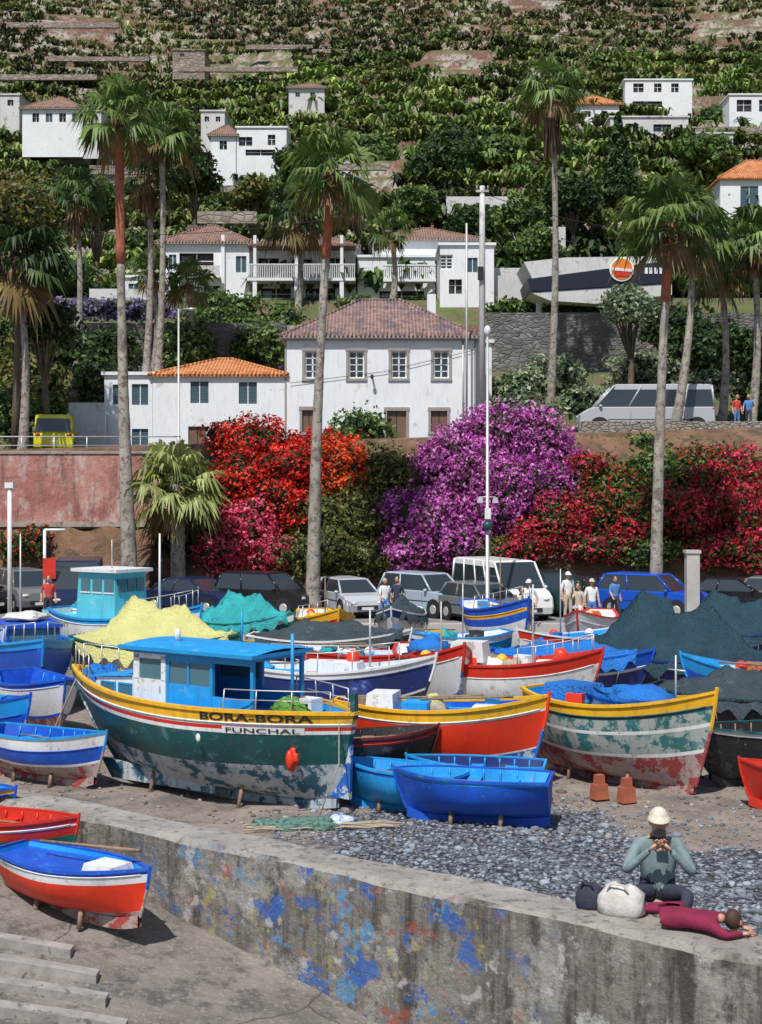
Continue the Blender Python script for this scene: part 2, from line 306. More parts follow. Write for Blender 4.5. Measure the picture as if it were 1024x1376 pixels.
def palm(name,base,top,r0,r1,R,nl=38,pal=None,skirt=1.2,redfrom=None,bend=.3,emin=-55,bark=None):
    mb=MB(); bx,by,bz=base; tx,ty,tz=top; n=40; pts=[];rad=[]
    for i in range(n+1):
        t=i/n; o=bend*math.sin(t*math.pi); pts.append((bx+(tx-bx)*t+o,by+(ty-by)*t,bz+(tz-bz)*t))
        rad.append((r0+(r1-r0)*min(1,t*1.6)**.6)*(1.15 if t<.03 else 1)*(1+.07*(i%2))*random.uniform(.97,1.03))
    k=n if redfrom is None else int(redfrom*n)
    mb.tube(pts[:k+1],rad[:k+1],bark or BARK,10)
    if redfrom is not None: mb.tube(pts[k:],[r*1.15 for r in rad[k:]],BARKR,10)
    pal=pal or [(.07,.12,.028),(.12,.19,.045),(.18,.26,.07)]
    c=Vector(top); V=[];C=[]
    for i in range(nl):
        az=i*2.39996+random.uniform(-.3,.3); u=(i+.5)/nl; el=math.radians(emin+(85-emin)*u**.8+random.uniform(-12,12))
        d=Vector((math.cos(az)*math.cos(el),math.sin(az)*math.cos(el),math.sin(el)))
        sd=Vector((-math.sin(az),math.cos(az),0)); nr=d.cross(sd)
        roll=random.uniform(-.7,.7); sd=(sd*math.cos(roll)+nr*math.sin(roll))
        rr=R*random.uniform(.75,1.15); hub=c+d*rr*.5+Vector((0,0,-.06*rr))
        col=np.array(pal[random.randrange(len(pal))])*random.uniform(.75,1.25)
        if u<.1: col=np.array((.24,.17,.07))*random.uniform(.6,1.1)
        pw_=.014*R
        V+= [c+sd*pw_,hub+sd*pw_*.6,hub-sd*pw_*.6,c-sd*pw_]; C+=[col*.9]*4
        nb=21
        for j in range(nb):
            an=math.radians(-95+190*j/(nb-1)+random.uniform(-4,4)); q=d*math.cos(an)+sd*math.sin(an)
            ln=rr*.58*(1-.25*abs(an)/1.8)*random.uniform(.8,1.15); perp=(sd*math.cos(an)-d*math.sin(an))
            m=hub+q*ln*.55+Vector((0,0,-.04*ln)); tip=hub+q*ln*.92+Vector((0,0,-.5*ln*random.uniform(.5,1.5)))
            w=ln*.055; V+=[hub,m+perp*w,tip,m-perp*w]; cc=col*random.uniform(.65,1.35); C+=[cc]*4
    if skirt>0:
        for i in range(int(110)):
            az=random.uniform(0,6.283); z0=-random.random()*skirt*.6; o=Vector((math.cos(az),math.sin(az),0)); sd=Vector((-o.y,o.x,0))
            a=c+o*r1*.8+Vector((0,0,z0)); b=a+o*R*random.uniform(.05,.2)+Vector((0,0,-skirt*random.uniform(.25,.5))); w=R*.03
            e=b+Vector((0,0,-skirt*.3)); cc=np.array((.22,.15,.08))*random.uniform(.5,1.3)
            V+=[a,b+sd*w,e,b-sd*w]; C+=[cc]*4
    V=np.array([tuple(v) for v in V]); mb.add(V,np.arange(len(V)).reshape(-1,4),LEAF,col=np.array(C))
    return mb.obj(name)
def tree(name,x,y,z,h,R,pal,n=9,trunk=.18,size=.22,dens=16,squash=.75,th=.45):
    mb=MB(); pts=[(x,y,z-.3),(x+.1,y,z+h*th*.5),(x+random.uniform(-.3,.3),y,z+h*th),(x,y,z+h*.75)]
    mb.tube(pts,[trunk*1.3,trunk,trunk*.8,trunk*.35],TRUNK,8); bl=[]
    for i in range(n):
        a=i*2.4; rr=R*.6*math.sqrt((i+.3)/n); cz=z+h-R*squash*.55+random.uniform(-.5,.35)*R*squash-(.25*rr)
        bx,by=x+math.cos(a)*rr,y+math.sin(a)*rr; s=R*random.uniform(.32,.5)
        bl.append((bx,by,cz,s,s,s*squash)); mb.tube([pts[2],((x+bx)/2,(y+by)/2,(z+h*th+cz)/2+.1),(bx,by,cz)],[trunk*.5,trunk*.35,trunk*.12],TRUNK,5)
    leaves(mb,bl,dens,size,[pal],front=1.1); return mb.obj(name)
# ---------------------------------------------------------------- terrain
TD=np.array([-.794,.607]); ND=np.array([.607,.794]); P0=np.array([-4.04,19.1])
def sm(a,b,x): t=np.clip((x-a)/(b-a),0,1); return t*t*(3-2*t)
def street(x): return 7.55+.029*np.clip(x,-40,40)
TS=6.2
def terr(x,y):
    x=np.asarray(x,float); y=np.asarray(y,float)
    q=(x-P0[0])*ND[0]+(y-P0[1])*ND[1]; s=(x+.27)*TD[0]+(y-16)*TD[1]
    rz=np.clip(-.98+.194*s,-3.2,0)
    bz=.5*np.exp(-np.clip(q-.65,0,50)/2.2)*sm(-3,2,x)*(y<24)+.03*np.sin(x*2.1+y*.7)*np.sin(y*1.7)*(y<45)-.03
    z=np.where(q<.32,rz,bz)
    st=street(x)
    left=x<-10.3
    zl=np.where(y<62.3,0,np.where(y<64.1,3.4*sm(62.3,64,y),np.where(y<64.5,3.4,st-.45)))
    zr=st*sm(62.2,68.6,y)
    e=np.where(left,zl,zr); z=np.where(y>=62,e,z); z=np.where(y>=68,st,z)
    z=np.where(y>=78,st+(12.6-st)*sm(79,90,y),z)
    z=np.where(y>=90.3,15.6+3.2*sm(93,101,y),z)
    w=(y-118)+5*np.sin(x/25)+3*np.sin(x/11+1)+2*np.sin(y/37); k=np.floor(w/TS); fr=w/TS-k
    hz=20+.52*TS*(k+sm(.8,1,fr)); z=np.where((y>=112)&(w>0),np.maximum(hz,18.8),z)
    z=np.where(y>420,175+0*y,z)
    return z
def terrw(x,y):
    w=(y-118)+5*math.sin(x/25)+3*math.sin(x/11+1)+2*math.sin(y/37); return w/TS-math.floor(w/TS)
xs=np.unique(np.round(np.concatenate([[-900,-600,-400,-300,-220,-170],np.arange(-140,-14,3),np.arange(-14,14,.3),np.arange(14,141,3),[170,220,300,400,600,900]]),3))
xs=np.sort(np.append(xs,[-10.31,-10.29]))
ys=np.concatenate([[-400,-100,-30,-10,0,5],np.arange(8,30,.3),np.arange(30,62,2),[62,62.3,62.8,63.3,63.8,64.1,64.2,64.5,64.55,65,65.6,66.2,67,67.7,68.5,70,74,78,79],np.arange(80,90,1.25),[90.2,90.35,92,93,95,97,99,101,105,111],np.arange(112,300,.8),np.arange(300,420,4),[421,500,700,1200]])
GX,GY=np.meshgrid(xs,ys); GZ=terr(GX,GY)
emb=((GY>62.5)&(GY<68)); GZ=GZ+emb*(.25*np.sin(GX*1.3)*np.sin(GY*3)+.15*np.sin(GX*3.1+2)); 
V=np.stack([GX,GY,GZ],-1).reshape(-1,3); ny,nx=GX.shape
I=np.arange(ny*nx).reshape(ny,nx); Q=np.stack([I[:-1,:-1],I[:-1,1:],I[1:,1:],I[1:,:-1]],-1).reshape(-1,4)
cx=V[Q].mean(1); q=(cx[:,0]-P0[0])*ND[0]+(cx[:,1]-P0[1])*ND[1]
mats=[]
for c,qq in zip(cx,q):
    if c[1]<62: mats.append(RAMP if qq<.32 and c[0]>-30 else (BEACH if c[1]<47 else PROM))
    elif c[1]<68.4: mats.append(ROCK)
    elif c[1]<78: mats.append(ASPH)
    else: mats.append(HILL)
mb=MB(); pebv=sm(-1.6,.3,V[:,0])*sm(23.5,20.5,V[:,1]); pebv=pebv*(1-.85*sm(3.0,4.0,V[:,0])*sm(18.8,20.3,V[:,1]))
mb.add(V,Q,mats,True,col=np.repeat(pebv[:,None],3,1)); mb.obj('ground')
def icosa():
    t=(1+5**.5)/2; v=np.array([(-1,t,0),(1,t,0),(-1,-t,0),(1,-t,0),(0,-1,t),(0,1,t),(0,-1,-t),(0,1,-t),(t,0,-1),(t,0,1),(-t,0,-1),(-t,0,1)],float); v/=np.linalg.norm(v[0])
    f=np.array([(0,11,5),(0,5,1),(0,1,7),(0,7,10),(0,10,11),(1,5,9),(5,11,4),(11,10,2),(10,7,6),(7,1,8),(3,9,4),(3,4,2),(3,2,6),(3,6,8),(3,8,9),(4,9,5),(2,4,11),(6,2,10),(8,6,7),(9,8,1)]); return v,f
iv,ifc=icosa()
PEB=newmat('pebble'); _a=N(PEB[1],'ShaderNodeAttribute',attribute_name='Col'); PEB[1].links.new(_a.outputs['Color'],PEB[2].inputs['Base Color']); PEB[2].inputs['Roughness'].default_value=.8; PEB=PEB[0]
def scatter(name,n,fx,fy,sz,cond,cols):
    px=RNG.uniform(*fx,n); py=RNG.uniform(*fy,n); ok=cond(px,py); px=px[ok];py=py[ok]; n=len(px)
    pz=terr(px,py); s=RNG.uniform(sz[0],sz[1],n)*(1+1.2*(RNG.random(n)>.96)); sc=np.stack([s,s*RNG.uniform(.6,1,n),s*RNG.uniform(.4,.6,n)],1)
    an=RNG.uniform(0,6.28,n); v=iv[None]*sc[:,None]; x=v[...,0]*np.cos(an)[:,None]-v[...,1]*np.sin(an)[:,None]; y=v[...,0]*np.sin(an)[:,None]+v[...,1]*np.cos(an)[:,None]
    V=np.stack([x+px[:,None],y+py[:,None],v[...,2]+pz[:,None]+.01],-1).reshape(-1,3)
    Fc=(ifc[None]+12*np.arange(n)[:,None,None]).reshape(-1,3); cc=np.array(cols)[RNG.integers(0,len(cols),n)]*RNG.uniform(.6,1.3,n)[:,None]
    m=MB(); m.add(V,Fc,PEB,True,col=np.repeat(cc,12,0)); m.obj(name)
def qf(x,y): return (x-P0[0])*ND[0]+(y-P0[1])*ND[1]
scatter('beach_pebbles',24000,(-2.5,9),(11,24),(.016,.046),lambda x,y:(qf(x,y)>.75)&(sm(-2.2,0,x)*sm(24,20.5,y)*(1-.85*sm(3,4,x)*sm(18.8,20.3,y))>RNG.random(len(x))),[(.14,.16,.19),(.19,.22,.26),(.26,.29,.34),(.1,.11,.13)])
scatter('loose_stones',1500,(-9,9),(19,30),(.02,.06),lambda x,y:(qf(x,y)>.75),[(.2,.18,.17),(.28,.25,.23),(.12,.11,.1)])
# ---------------------------------------------------------------- harbour wall
mb=MB(); n=140; V=[]
for i in range(n+1):
    s=-15+ (3.9+15)*i/n; p=P0+TD*s; w=lambda a:(.018*math.sin(s*1.9+a)+.007*math.sin(s*6.3+a*2)+random.uniform(-.006,.006))
    def pt(q_,z): return (p[0]+ND[0]*q_,p[1]+ND[1]*q_,z)
    V+=[pt(w(1)-.05,-4),pt(w(2)-.02,-.3),pt(w(2),.54+w(3)),pt(.05+w(4)*.5,.6+w(5)*.4),pt(.62+w(6),.6+w(7)*.4),pt(.68+w(8),.5),pt(.68,-.5)]
Fc=[(i*7+k,i*7+k+1,(i+1)*7+k+1,(i+1)*7+k) for i in range(n) for k in range(6)]+[(6,5,4,3,2,1,0),tuple(n*7+k for k in range(7))]
Fc=[f[::-1] for f in Fc]
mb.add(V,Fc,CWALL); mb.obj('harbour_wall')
SLW=paint('sleeper_wood',(.3,.28,.26),.9,.3,5,.3,(.13,.12,.11),8,.6)
for (yy,x1_) in ((16.5,-3.6),(16.0,-3.2),(15.5,-3.0),(15.0,-2.7),(14.5,-2.6),(14.05,-2.5)):
    m=MB(); V=[]; ks=9
    for i in range(ks):
        x=-6.6+(x1_+6.6)*i/(ks-1); z=float(terr(x,yy)); yo=yy+.02*math.sin(i*1.7+yy)
        V+=[(x,yo-.1,z-.1),(x,yo-.1,z+.09),(x,yo+.1,z+.09),(x,yo+.1,z-.1)]
    m.add(V,[(i*4+k,i*4+(k+1)%4,(i+1)*4+(k+1)%4,(i+1)*4+k)[::-1] for i in range(ks-1) for k in range(4)]+[(0,1,2,3),tuple((ks-1)*4+k for k in(3,2,1,0))],SLW); m.obj('slipway_sleeper')
# ---------------------------------------------------------------- boats
class Hull:
    def __init__(s,L,B,D,ws=.6,sb=.35,ss=.1,rb=.5,rs=.0,tm=.45,pb=2.0,kb=.2): s.__dict__.update(locals())
    def P(s,t,h,off=0):
        L,B,D=s.L,s.B,s.D
        zs=D*(1+s.sb*max(0,(t-.35)/.65)**2.2+s.ss*max(0,(.4-t)/.4)**2)
        zk=s.kb*D*max(0,(t-.72)/.28)**2+ .08*D*max(0,(.25-t)/.25)**2
        b=(1-((t-s.tm)/(1-s.tm))**s.pb) if t>s.tm else s.ws+(1-s.ws)*(1-((s.tm-t)/s.tm)**2)
        b=max(b,0)*B/2; e=min(1,abs(t-.45)/.55)**1.3
        h=min(max(h,0),1)
        y=b*((1-e)*(1-h**3)**.7+e*(1-h)**.85)
        x=L*(t-.5)-s.rb*h**1.4*max(0,(t-.55)/.45)**1.5+s.rs*h**1.2*max(0,(.4-t)/.4)**1.5
        return Vector((x,max(0,y-off),zs*(1-h)+zk*h))
def clutter(mb,H,seed,n=7,t0=.1,t1=.8,fh=.1):
    r=random.Random(seed); cols=[WHT,LBLUE,ORED,YEL,WOOD,TARPB,NETG,NETO,DARK,ROPE,WHT,TARPT,NETT]
    for i in range(n):
        t=r.uniform(t0,t1); p=H.P(t,fh,.05); y=r.uniform(-.7,.7)*p.y*.8; k=r.random(); c=r.choice(cols); z=p.z
        if k<.35: mb.box((p.x,y,z+.1),(r.uniform(.2,.45),r.uniform(.18,.35),r.uniform(.14,.3)),c,r.uniform(-.4,.4),taper=r.uniform(.85,1))
        elif k<.6: mb.heap((p.x,y,z+.06),(r.uniform(.15,.32),r.uniform(.14,.28),r.uniform(.1,.2)),c,seed+i)
        elif k<.75:
            for q in range(3): mb.tube([(p.x+.14*math.cos(a/8*6.283),y+.14*math.sin(a/8*6.283),z+.03+.03*q) for a in range(9)],.018,ROPE,5)
        elif k<.9: mb.tube([(p.x-.8,y*.6,z+.2),(p.x+.8,y*.6+.1,z+.28)],[.02,.025],WOOD,5)
        else: mb.sphere((p.x,y,z+.14),.13,r.choice((ORED,WHT,YEL)),10,8)
    p=H.P(.72,fh,.05); mb.box((p.x,0,p.z+.05),(.5,.4,.1),WHT,taper=.9)
def boat(name,H,bands,inner,gun,pos,rz,deck=None,thw=(.25,.5,.7),cover=None,post=None,keel=None,dz=.1,pitch=0,extra=None,floor=.6,thwm=None,junk=7,supports=True):
    mb=MB(); ns=34; ts=[i/ns for i in range(ns+1)]
    gs=min(1,max(.6,H.D/1.4)); hs=[0];hm=[]
    prev=0
    for he,m in bands:
        k=max(1,int((he-prev)/.09)); 
        for j in range(1,k+1): hs.append(prev+(he-prev)*j/k); hm.append(m)
        prev=he
    nh=len(hs)
    for sg in (1,-1):
        V=[];Fc=[];M_=[]
        for t in ts:
            for h in hs: p=H.P(t,h); V.append((p.x,p.y*sg,p.z))
        for i in range(ns):
            for j in range(nh-1):
                f=(i*nh+j,i*nh+j+1,(i+1)*nh+j+1,(i+1)*nh+j); Fc.append(f if sg>0 else f[::-1]); M_.append(hm[j])
        mb.add(V,Fc,M_,True)
        hi=[floor*k/5 for k in range(6)] if deck is None else [0,.05,.1]
        V=[];Fc=[]
        for t in ts:
            tt=.02+t*.955
            for h in hi: p=H.P(tt,h,.05); V.append((p.x,p.y*sg,p.z))
        m_=len(hi)
        for i in range(ns):
            for j in range(m_-1):
                f=(i*m_+j,(i+1)*m_+j,(i+1)*m_+j+1,i*m_+j+1); Fc.append(f if sg>0 else f[::-1])
        mb.add(V,Fc,inner,True)
        V=[];Fc=[]
        for t in ts:
            p=H.P(t,0); o=.028*gs; i_=.065*gs
            yo=p.y+o; yi=max(p.y-i_,0)
            V+=[(p.x,yo*sg,p.z-.035*gs),(p.x,yo*sg,p.z+.018),(p.x,yi*sg,p.z+.018),(p.x,yi*sg,p.z-.035*gs)]
        for i in range(ns):
            for k in range(4): f=(i*4+k,i*4+(k+1)%4,(i+1)*4+(k+1)%4,(i+1)*4+k); Fc.append(f if sg>0 else f[::-1])
        mb.add(V,Fc,gun)
        if len(bands)>2:
            h=bands[0][0]; mb.tube([(lambda p:(p.x,(p.y+.006)*sg,p.z))(H.P(t,h)) for t in ts[:-1]],.014*gs,bands[1][1],5)
    V=[];Fc=[]
    for h in hs: p=H.P(0,h); V+=[(p.x,p.y,p.z),(p.x,-p.y,p.z)]
    for j in range(nh-1): Fc.append((2*j,2*j+1,2*j+3,2*j+2))
    mb.add(V,Fc,hm)
    V=[];Fc=[]
    for h in (0,.2,.4,floor if deck is None else .5): p=H.P(.02,h,.05); V+=[(p.x,p.y,p.z),(p.x,-p.y,p.z)]
    mb.add(V,[(2*j+1,2*j,2*j+2,2*j+3) for j in range(3)],inner)
    p=H.P(0,0); mb.box((p.x,0,p.z-.007),(.07*gs,2*p.y+.05,.05),gun)
    fh=.1 if deck is not None else floor; V=[];Fc=[]
    for t in ts: p=H.P(.02+t*.955,fh,.05); V+=[(p.x,p.y,p.z),(p.x,-p.y,p.z)]
    mb.add(V,[(2*i+1,2*i,2*i+2,2*i+3)[::-1] for i in range(ns)],deck or inner)
    if deck is None:
        for t in thw:
            p=H.P(t,.22,.04); mb.box((p.x,0,p.z),(.2,2*p.y,.035),thwm or WOOD)
        for k in range(7):
            t=.12+.11*k
            for sg in (1,-1): mb.tube([(lambda p:(p.x,p.y*sg,p.z))(H.P(t,h,.062)) for h in (.02,.15,.3,.45,.58)],.016,thwm or inner,4)
        q1=H.P(.2,.18);q2=H.P(.75,.16); mb.tube([(q1.x,.12,q1.z+.03),(q2.x,.02,q2.z)],[.014,.018],WOOD,5)
        p=H.P(.35,floor,.05); mb.heap((p.x,.05,p.z+.05),(.16,.14,.08),ROPE,int(pos[0]*9))
    km=keel or hm[-1]
    st=[H.P(1,h) for h in (0,.2,.4,.6,.8,1)]
    stp=[(p.x+.012,0,p.z-.01) for p in st]; q=H.P(1,0)
    sm_=post or gun
    mb.tube([(q.x+.02,0,q.z+.07*gs)]+stp[:3],[.036*gs]*4,sm_,6,smooth=False); mb.tube(stp[2:],[.034*gs]*4,km,6,smooth=False)
    kp=[(lambda p:(p.x,0,p.z-.03))(H.P(t,1)) for t in [1-.05*i for i in range(21)]]
    V=[];Fc=[]
    for (x,_,z) in kp: V+=[(x,.035,z+.04),(x,-.035,z+.04),(x,-.035,z-.1),(x,.035,z-.1)]
    for i in range(20):
        for k in range(4): Fc.append((i*4+k,i*4+(k+1)%4,(i+1)*4+(k+1)%4,(i+1)*4+k))
    mb.add(V,Fc,km)
    if supports:
        for sg in (1,-1):
            for t in (.3,.62):
                p=H.P(t,.86); mb.tube([(p.x,p.y*sg*1.25,-dz-.02),(p.x,p.y*sg*1.0,p.z+.03)],.035,WOOD,5)
    if cover:
        cm,ch,t0,t1=cover; V=[];Fc=[];nk=21; nn=44; r_=random.Random(int(pos[0]*13)); pk=[r_.uniform(-.12,.12) for _ in range(6)]
        for i in range(nn+1):
            f=i/nn; t=t0+(t1-t0)*f; p=H.P(t,0); pr=min(1,f*3.2)**.8*min(1,(1-f)*2.4)**.8
            sag=.2*ch*abs(math.sin(f*math.pi*3)); g=pk[min(5,int(f*6))]
            for k in range(nk):
                a=-1+2*k/(nk-1); yy=(p.y+.05)*a; zz=p.z+.03+(ch*max(.06,pr)*(1+g)-sag)*(1-abs(a)**1.05)*(1-.25*math.sin(math.pi*abs(a)))+.02*math.sin(i*1.9+k*.6)*(1-abs(a))+.025*math.sin(k*2.3+i*.8)*(1-abs(a)**4)
                if k in(0,nk-1): zz=p.z-.25*H.D-.08*math.sin(i*1.3)-.06*math.sin(i*.7); yy*=1.04
                V.append((p.x,yy,zz))
        for i in range(nn):
            for k in range(nk-1): Fc.append((i*nk+k,(i+1)*nk+k,(i+1)*nk+k+1,i*nk+k+1))
        Fc+= [tuple(range(nk)),tuple(nn*nk+k for k in range(nk))[::-1]]
        mb.add(V,Fc,cm,True)
        for i in range(3,nn,6):
            for k in (0,nk-1): v=V[i*nk+k]; p=H.P(t0+(t1-t0)*i/nn,.6); mb.tube([v,(p.x,p.y*(1 if v[1]>0 else -1)*1.03,p.z)],.008,ROPE,4)
    elif deck is not None and junk: clutter(mb,H,int(pos[0]*31+pos[1]*7),junk)
    if extra: extra(mb,H)
    o=mb.obj(name,loc=(pos[0],pos[1],float(terr(pos[0],pos[1]))+dz if len(pos)<3 else pos[2]),rz=rz); o.rotation_euler[1]=pitch
    return o
def text_on(parent,H,txt,t0,t1,h0,h1,mat,sg,name,off=.012,bold=0):
    cu=bpy.data.curves.new('t','FONT'); cu.body=txt; cu.offset=bold; o=bpy.data.objects.new('t',cu); scene.collection.objects.link(o)
    dg=bpy.context.evaluated_depsgraph_get(); me=o.evaluated_get(dg).to_mesh()
    co=np.array([v.co[:] for v in me.vertices]); fs=[tuple(p.vertices) for p in me.polygons]; bpy.data.objects.remove(o)
    mn=co.min(0);mx=co.max(0); V=[]
    for c in co:
        a=(c[0]-mn[0])/(mx[0]-mn[0]); b=(c[1]-mn[1])/(mx[1]-mn[1]); t=t0+(t1-t0)*a; h=h1+(h0-h1)*b; p=H.P(t,h); V.append((p.x,(p.y+off)*sg,p.z+.0))
    m=MB(); m.add(V,fs,mat); ob=m.obj(name,parent=parent); return ob
def rail(mb,H,t0,t1,hh,r=.011,n=5,sg=(1,-1),mat=None):
    for s_ in sg:
        top=[]
        for i in range(n):
            p=H.P(t0+(t1-t0)*i/(n-1),0,.04); mb.tube([(p.x,p.y*s_,p.z),(p.x,p.y*s_*.96,p.z+hh)],r,mat or RAILM,6); top.append((p.x,p.y*s_*.96,p.z+hh))
        mb.tube(top,r,mat or RAILM,6)
def mast(mb,x,y,z,h,r=.025,mat=None): mb.tube([(x,y,z),(x,y,z+h)],[r,r*.6],mat or WOOD,6)
H=Hull(6.3,2.2,1.5,ws=.06,sb=.2,ss=.0,rb=1.15,rs=.35,tm=.45,pb=2.4,kb=.15)
CANBL=paint('cabin_blue',(.012,.27,.6),.45,.15,3,.18,(.08,.35,.55),6,streak=.4)
DGL=glassm('cabin_glass',(.07,.16,.2))
def bora(mb,H):
    zd=1.36; zt=2.3
    for x in (-1.6,-.75,.2,.95):
        for s in (1,-1): mb.box((x,.62*s,(zd+zt)/2),(.06,.06,zt-zd),CANBL if x<.9 else WHT)
    V=[];xs_=(-1.72,-1.6,1.1,1.22); ysr=(-.78,-.6,-.3,0,.3,.6,.78)
    for x in xs_:
        for y in ysr: V.append((x,y,zt+.05+.07*(1-(y/.78)**2)-(.02 if x in(-1.72,1.22) else 0)))
    n7=len(ysr); Fc=[(i*n7+j,(i+1)*n7+j,(i+1)*n7+j+1,i*n7+j+1) for i in range(3) for j in range(n7-1)]; mb.add(V,Fc,LBLUE,True)
    mb.box((-.25,0,zt+.02),(2.94,1.56,.06),CANBL); mb.box((-.3,0,zt-.04),(2.7,1.34,.055),CANBL)
    for s in (1,-1):
        mb.box((-.25,.63*s,zd+.19),(.95,.03,.44),LBLUE); mb.box((-.25,.63*s,zt-.12),(.95,.03,.1),CANBL)
        mb.box((-.25,.622*s,zd+.6),(.9,.012,.44),DGL); mb.box((-.25,.64*s,zd+.6),(.04,.02,.42),CANBL)
        mb.box((-1.2,.63*s,zd+.12),(.85,.03,.3),LBLUE); mb.box((-1.2,.63*s,zt-.1),(.85,.025,.08),CANBL)
        mb.box((.6,.64*s,zd+.22),(.72,.04,.46),WHT); mb.box((.29,.64*s,zd+.64),(.1,.04,.42),WHT); mb.box((.9,.64*s,zd+.64),(.12,.04,.42),WHT); mb.box((.6,.64*s,zt-.09),(.72,.04,.12),WHT)
        mb.box((.6,.63*s,zd+.64),(.5,.012,.4),DGL); mb.box((.36,.665*s,zd+.3),(.03,.02,.1),METAL)
    mb.box((.98,0,zd+.23),(.04,1.3,.5),WHT); mb.box((.985,0,zd+.66),(.02,1.24,.4),DGL)
    for y in (-.3,.3): mb.box((1.0,y,zd+.66),(.03,.05,.4),WHT)
    mb.prism([(1.0,zd-.05),(2.15,zd-.02),(2.0,zd+.36),(1.0,zd+.44)],-.5,.5,WHT); mb.prism([(1.02,zd+.455),(2.05,zd+.37),(2.05,zd+.4),(1.02,zd+.485)],-.54,.54,LBLUE)
    for s in (1,-1):
        for x in (1.3,1.72):
            mb.box((x,.505*s,zd+.2),(.3,.012,.17),DGL)
            for dx,dz_,w,h_ in ((0,.1,.34,.03),(0,-.1,.34,.03),(.165,0,.03,.2),(-.165,0,.03,.2)): mb.box((x+dx,.512*s,zd+.2+dz_),(w,.016,h_),CANBL)
    mb.tube([(-.5,-.4,zt+.05),(-.5,-.4,zt+.62)],.02,CANBL,6); mb.tube([(-1.9,.0,zd),(-1.9,.0,zt+.35)],.03,CANBL,6); mb.tube([(.4,.2,zt+.1),(.4,.2,zt+.32)],.05,WHT,8)
    mb.heap((-2.1,.35,zd+.14),(.34,.22,.18),NETG,3); mb.heap((-1.75,-.2,zd+.1),(.22,.22,.14),NETO,5)
    mb.heap((2.45,0,zd+.22),(.35,.4,.25),TARPB,8)
    mb.box((-1.95,-.35,zd+.12),(.35,.3,.22),WHT)
    rail(mb,H,.05,.3,.32,n=4); rail(mb,H,.05,.3,.16,n=2,r=.008); rail(mb,H,.84,.97,.42,n=4)
    mb.box((-3.12,0,1.6),(.09,.09,.4),TEAL)
    mb.prism([(-3.05,.15),(-2.55,.15),(-2.75,.62),(-3.08,1.0)],-.03,.03,WORNB)
    for s in (1,-1): mb.prism([(-.6,.02),(1.7,.02),(1.95,.34),(-.6,.2)],s*.42-.03,s*.42+.03,TEALW)
    mb.tube([(2.85,.1,1.75),(3.05,.3,1.1),(3.25,.45,.5),(3.3,.6,.0)],.012,ROPE,5)
    mb.tube([(-2.9,.1,1.5),(-3.2,.5,.8),(-3.1,.9,.0)],.01,ROPE,5)
    mb.sphere((-.9,1.12,1.05),(.05,.02,.07),WHT,8,6)
    p=H.P(.12,.5); mb.heap((p.x,p.y+.12,p.z),(.1,.1,.16),ORED,3)
o=boat('fishing_boat',H,[(.13,YEL),(.16,WHT),(.2,RED),(.24,WHT),(.58,TEAL),(1,TEALW)],LBLUE,YEL,(-2.97,23.65),math.radians(145),deck=LBLUE,post=TEAL,extra=bora,dz=.12,junk=0)
BLK=paint('lettering_black',(.02,.02,.02),.5,.1,bs=0)
text_on(o,H,'BORA-BORA',.36,.08,.03,.11,BLK,1,'name_lettering',bold=.025)
m=MB(); V=[];
for a in range(9):
    t=.3-.2*a/8
    for h in (.165,.242): p=H.P(t,h); V.append((p.x,p.y+.008,p.z))
m.add(V,[(2*i,2*i+2,2*i+3,2*i+1)[::-1] for i in range(8)],WHT); m.obj('port_plate',parent=o)
text_on(o,H,'FUNCHAL',.29,.11,.178,.23,BLK,1,'port_lettering',off=.016,bold=.01)
# nets and ropes heaped on the beach by the stern
m=MB(); m.heap((0,0,.03),(.5,.28,.1),NETT,2); m.heap((-.55,.1,.03),(.3,.2,.07),NETT,6); m.heap((.45,.12,.05),(.2,.16,.1),WORNB,9)
for k in range(5): m.tube([(-.9+.28*i+random.uniform(-.1,.1),-.25+.1*k*random.uniform(.5,1),.03+.02*(i%2)) for i in range(9)],.014,ROPE,5)
m.obj('fishing_net_heap',loc=(-1.05,20.95,gz0:=float(terr(-1.05,20.95))),rz=.1)
H2=Hull(3.7,1.5,1.25,ws=.25,sb=.2,ss=.05,rb=.35,rs=.1,kb=.08)
def e2(mb,H):
    mb.box((-1.0,0,1.3),(.5,.7,.32),WHT,taper=.9); mb.box((-.4,0,1.24),(.45,.6,.18),LBLUE); mb.heap((-1.45,.2,1.35),(.22,.22,.25),DBLUE,2); mb.heap((-.2,.3,1.25),(.2,.2,.14),TARPY,4)
boat('fishing_boat',H2,[(.15,YEL),(.18,WHT),(.62,ORED),(.64,WHT),(1,WORNB)],BLUE,YEL,(1.02,24.25),math.radians(-14),deck=LBLUE,extra=e2,post=ORED)
H3=Hull(3.9,1.75,1.32,ws=.35,sb=.28,ss=.05,rb=.4,kb=.08)
def e3(mb,H):
    mb.heap((.35,0,1.42),(.8,.5,.2),TARPB,3); mb.box((-1.0,.0,1.4),(.9,.8,.28),TARPB,taper=.85)
    mast(mb,1.1,.1,1.3,.9,.025,METAL); mb.tube([(.95,.1,1.95),(1.3,.1,1.95)],.016,METAL,6)
boat('fishing_boat',H3,[(.14,YEL),(.18,TEAL),(.32,WORNT),(.36,WHT),(.6,WORNT),(.64,WHT),(1,WORNR)],LBLUE,YEL,(4.1,24.35),math.radians(-47),deck=LBLUE,extra=e3,post=YEL,keel=WORNR)
RB=paint('rusty_block',(.35,.1,.05),.9,.3)
for (x,y) in ((3.55,23.0),(3.95,22.75)):
    m=MB(); m.box((0,0,.12),(.26,.2,.24),RB,taper=.85); m.box((0,0,.31),(.15,.13,.16),RB,taper=.9); m.obj('keel_block',loc=(x,y,0),rz=.4)
HD=Hull(2.35,1.1,.62,ws=.8,sb=.1,ss=.0,rb=.2,kb=.15,pb=2.6)
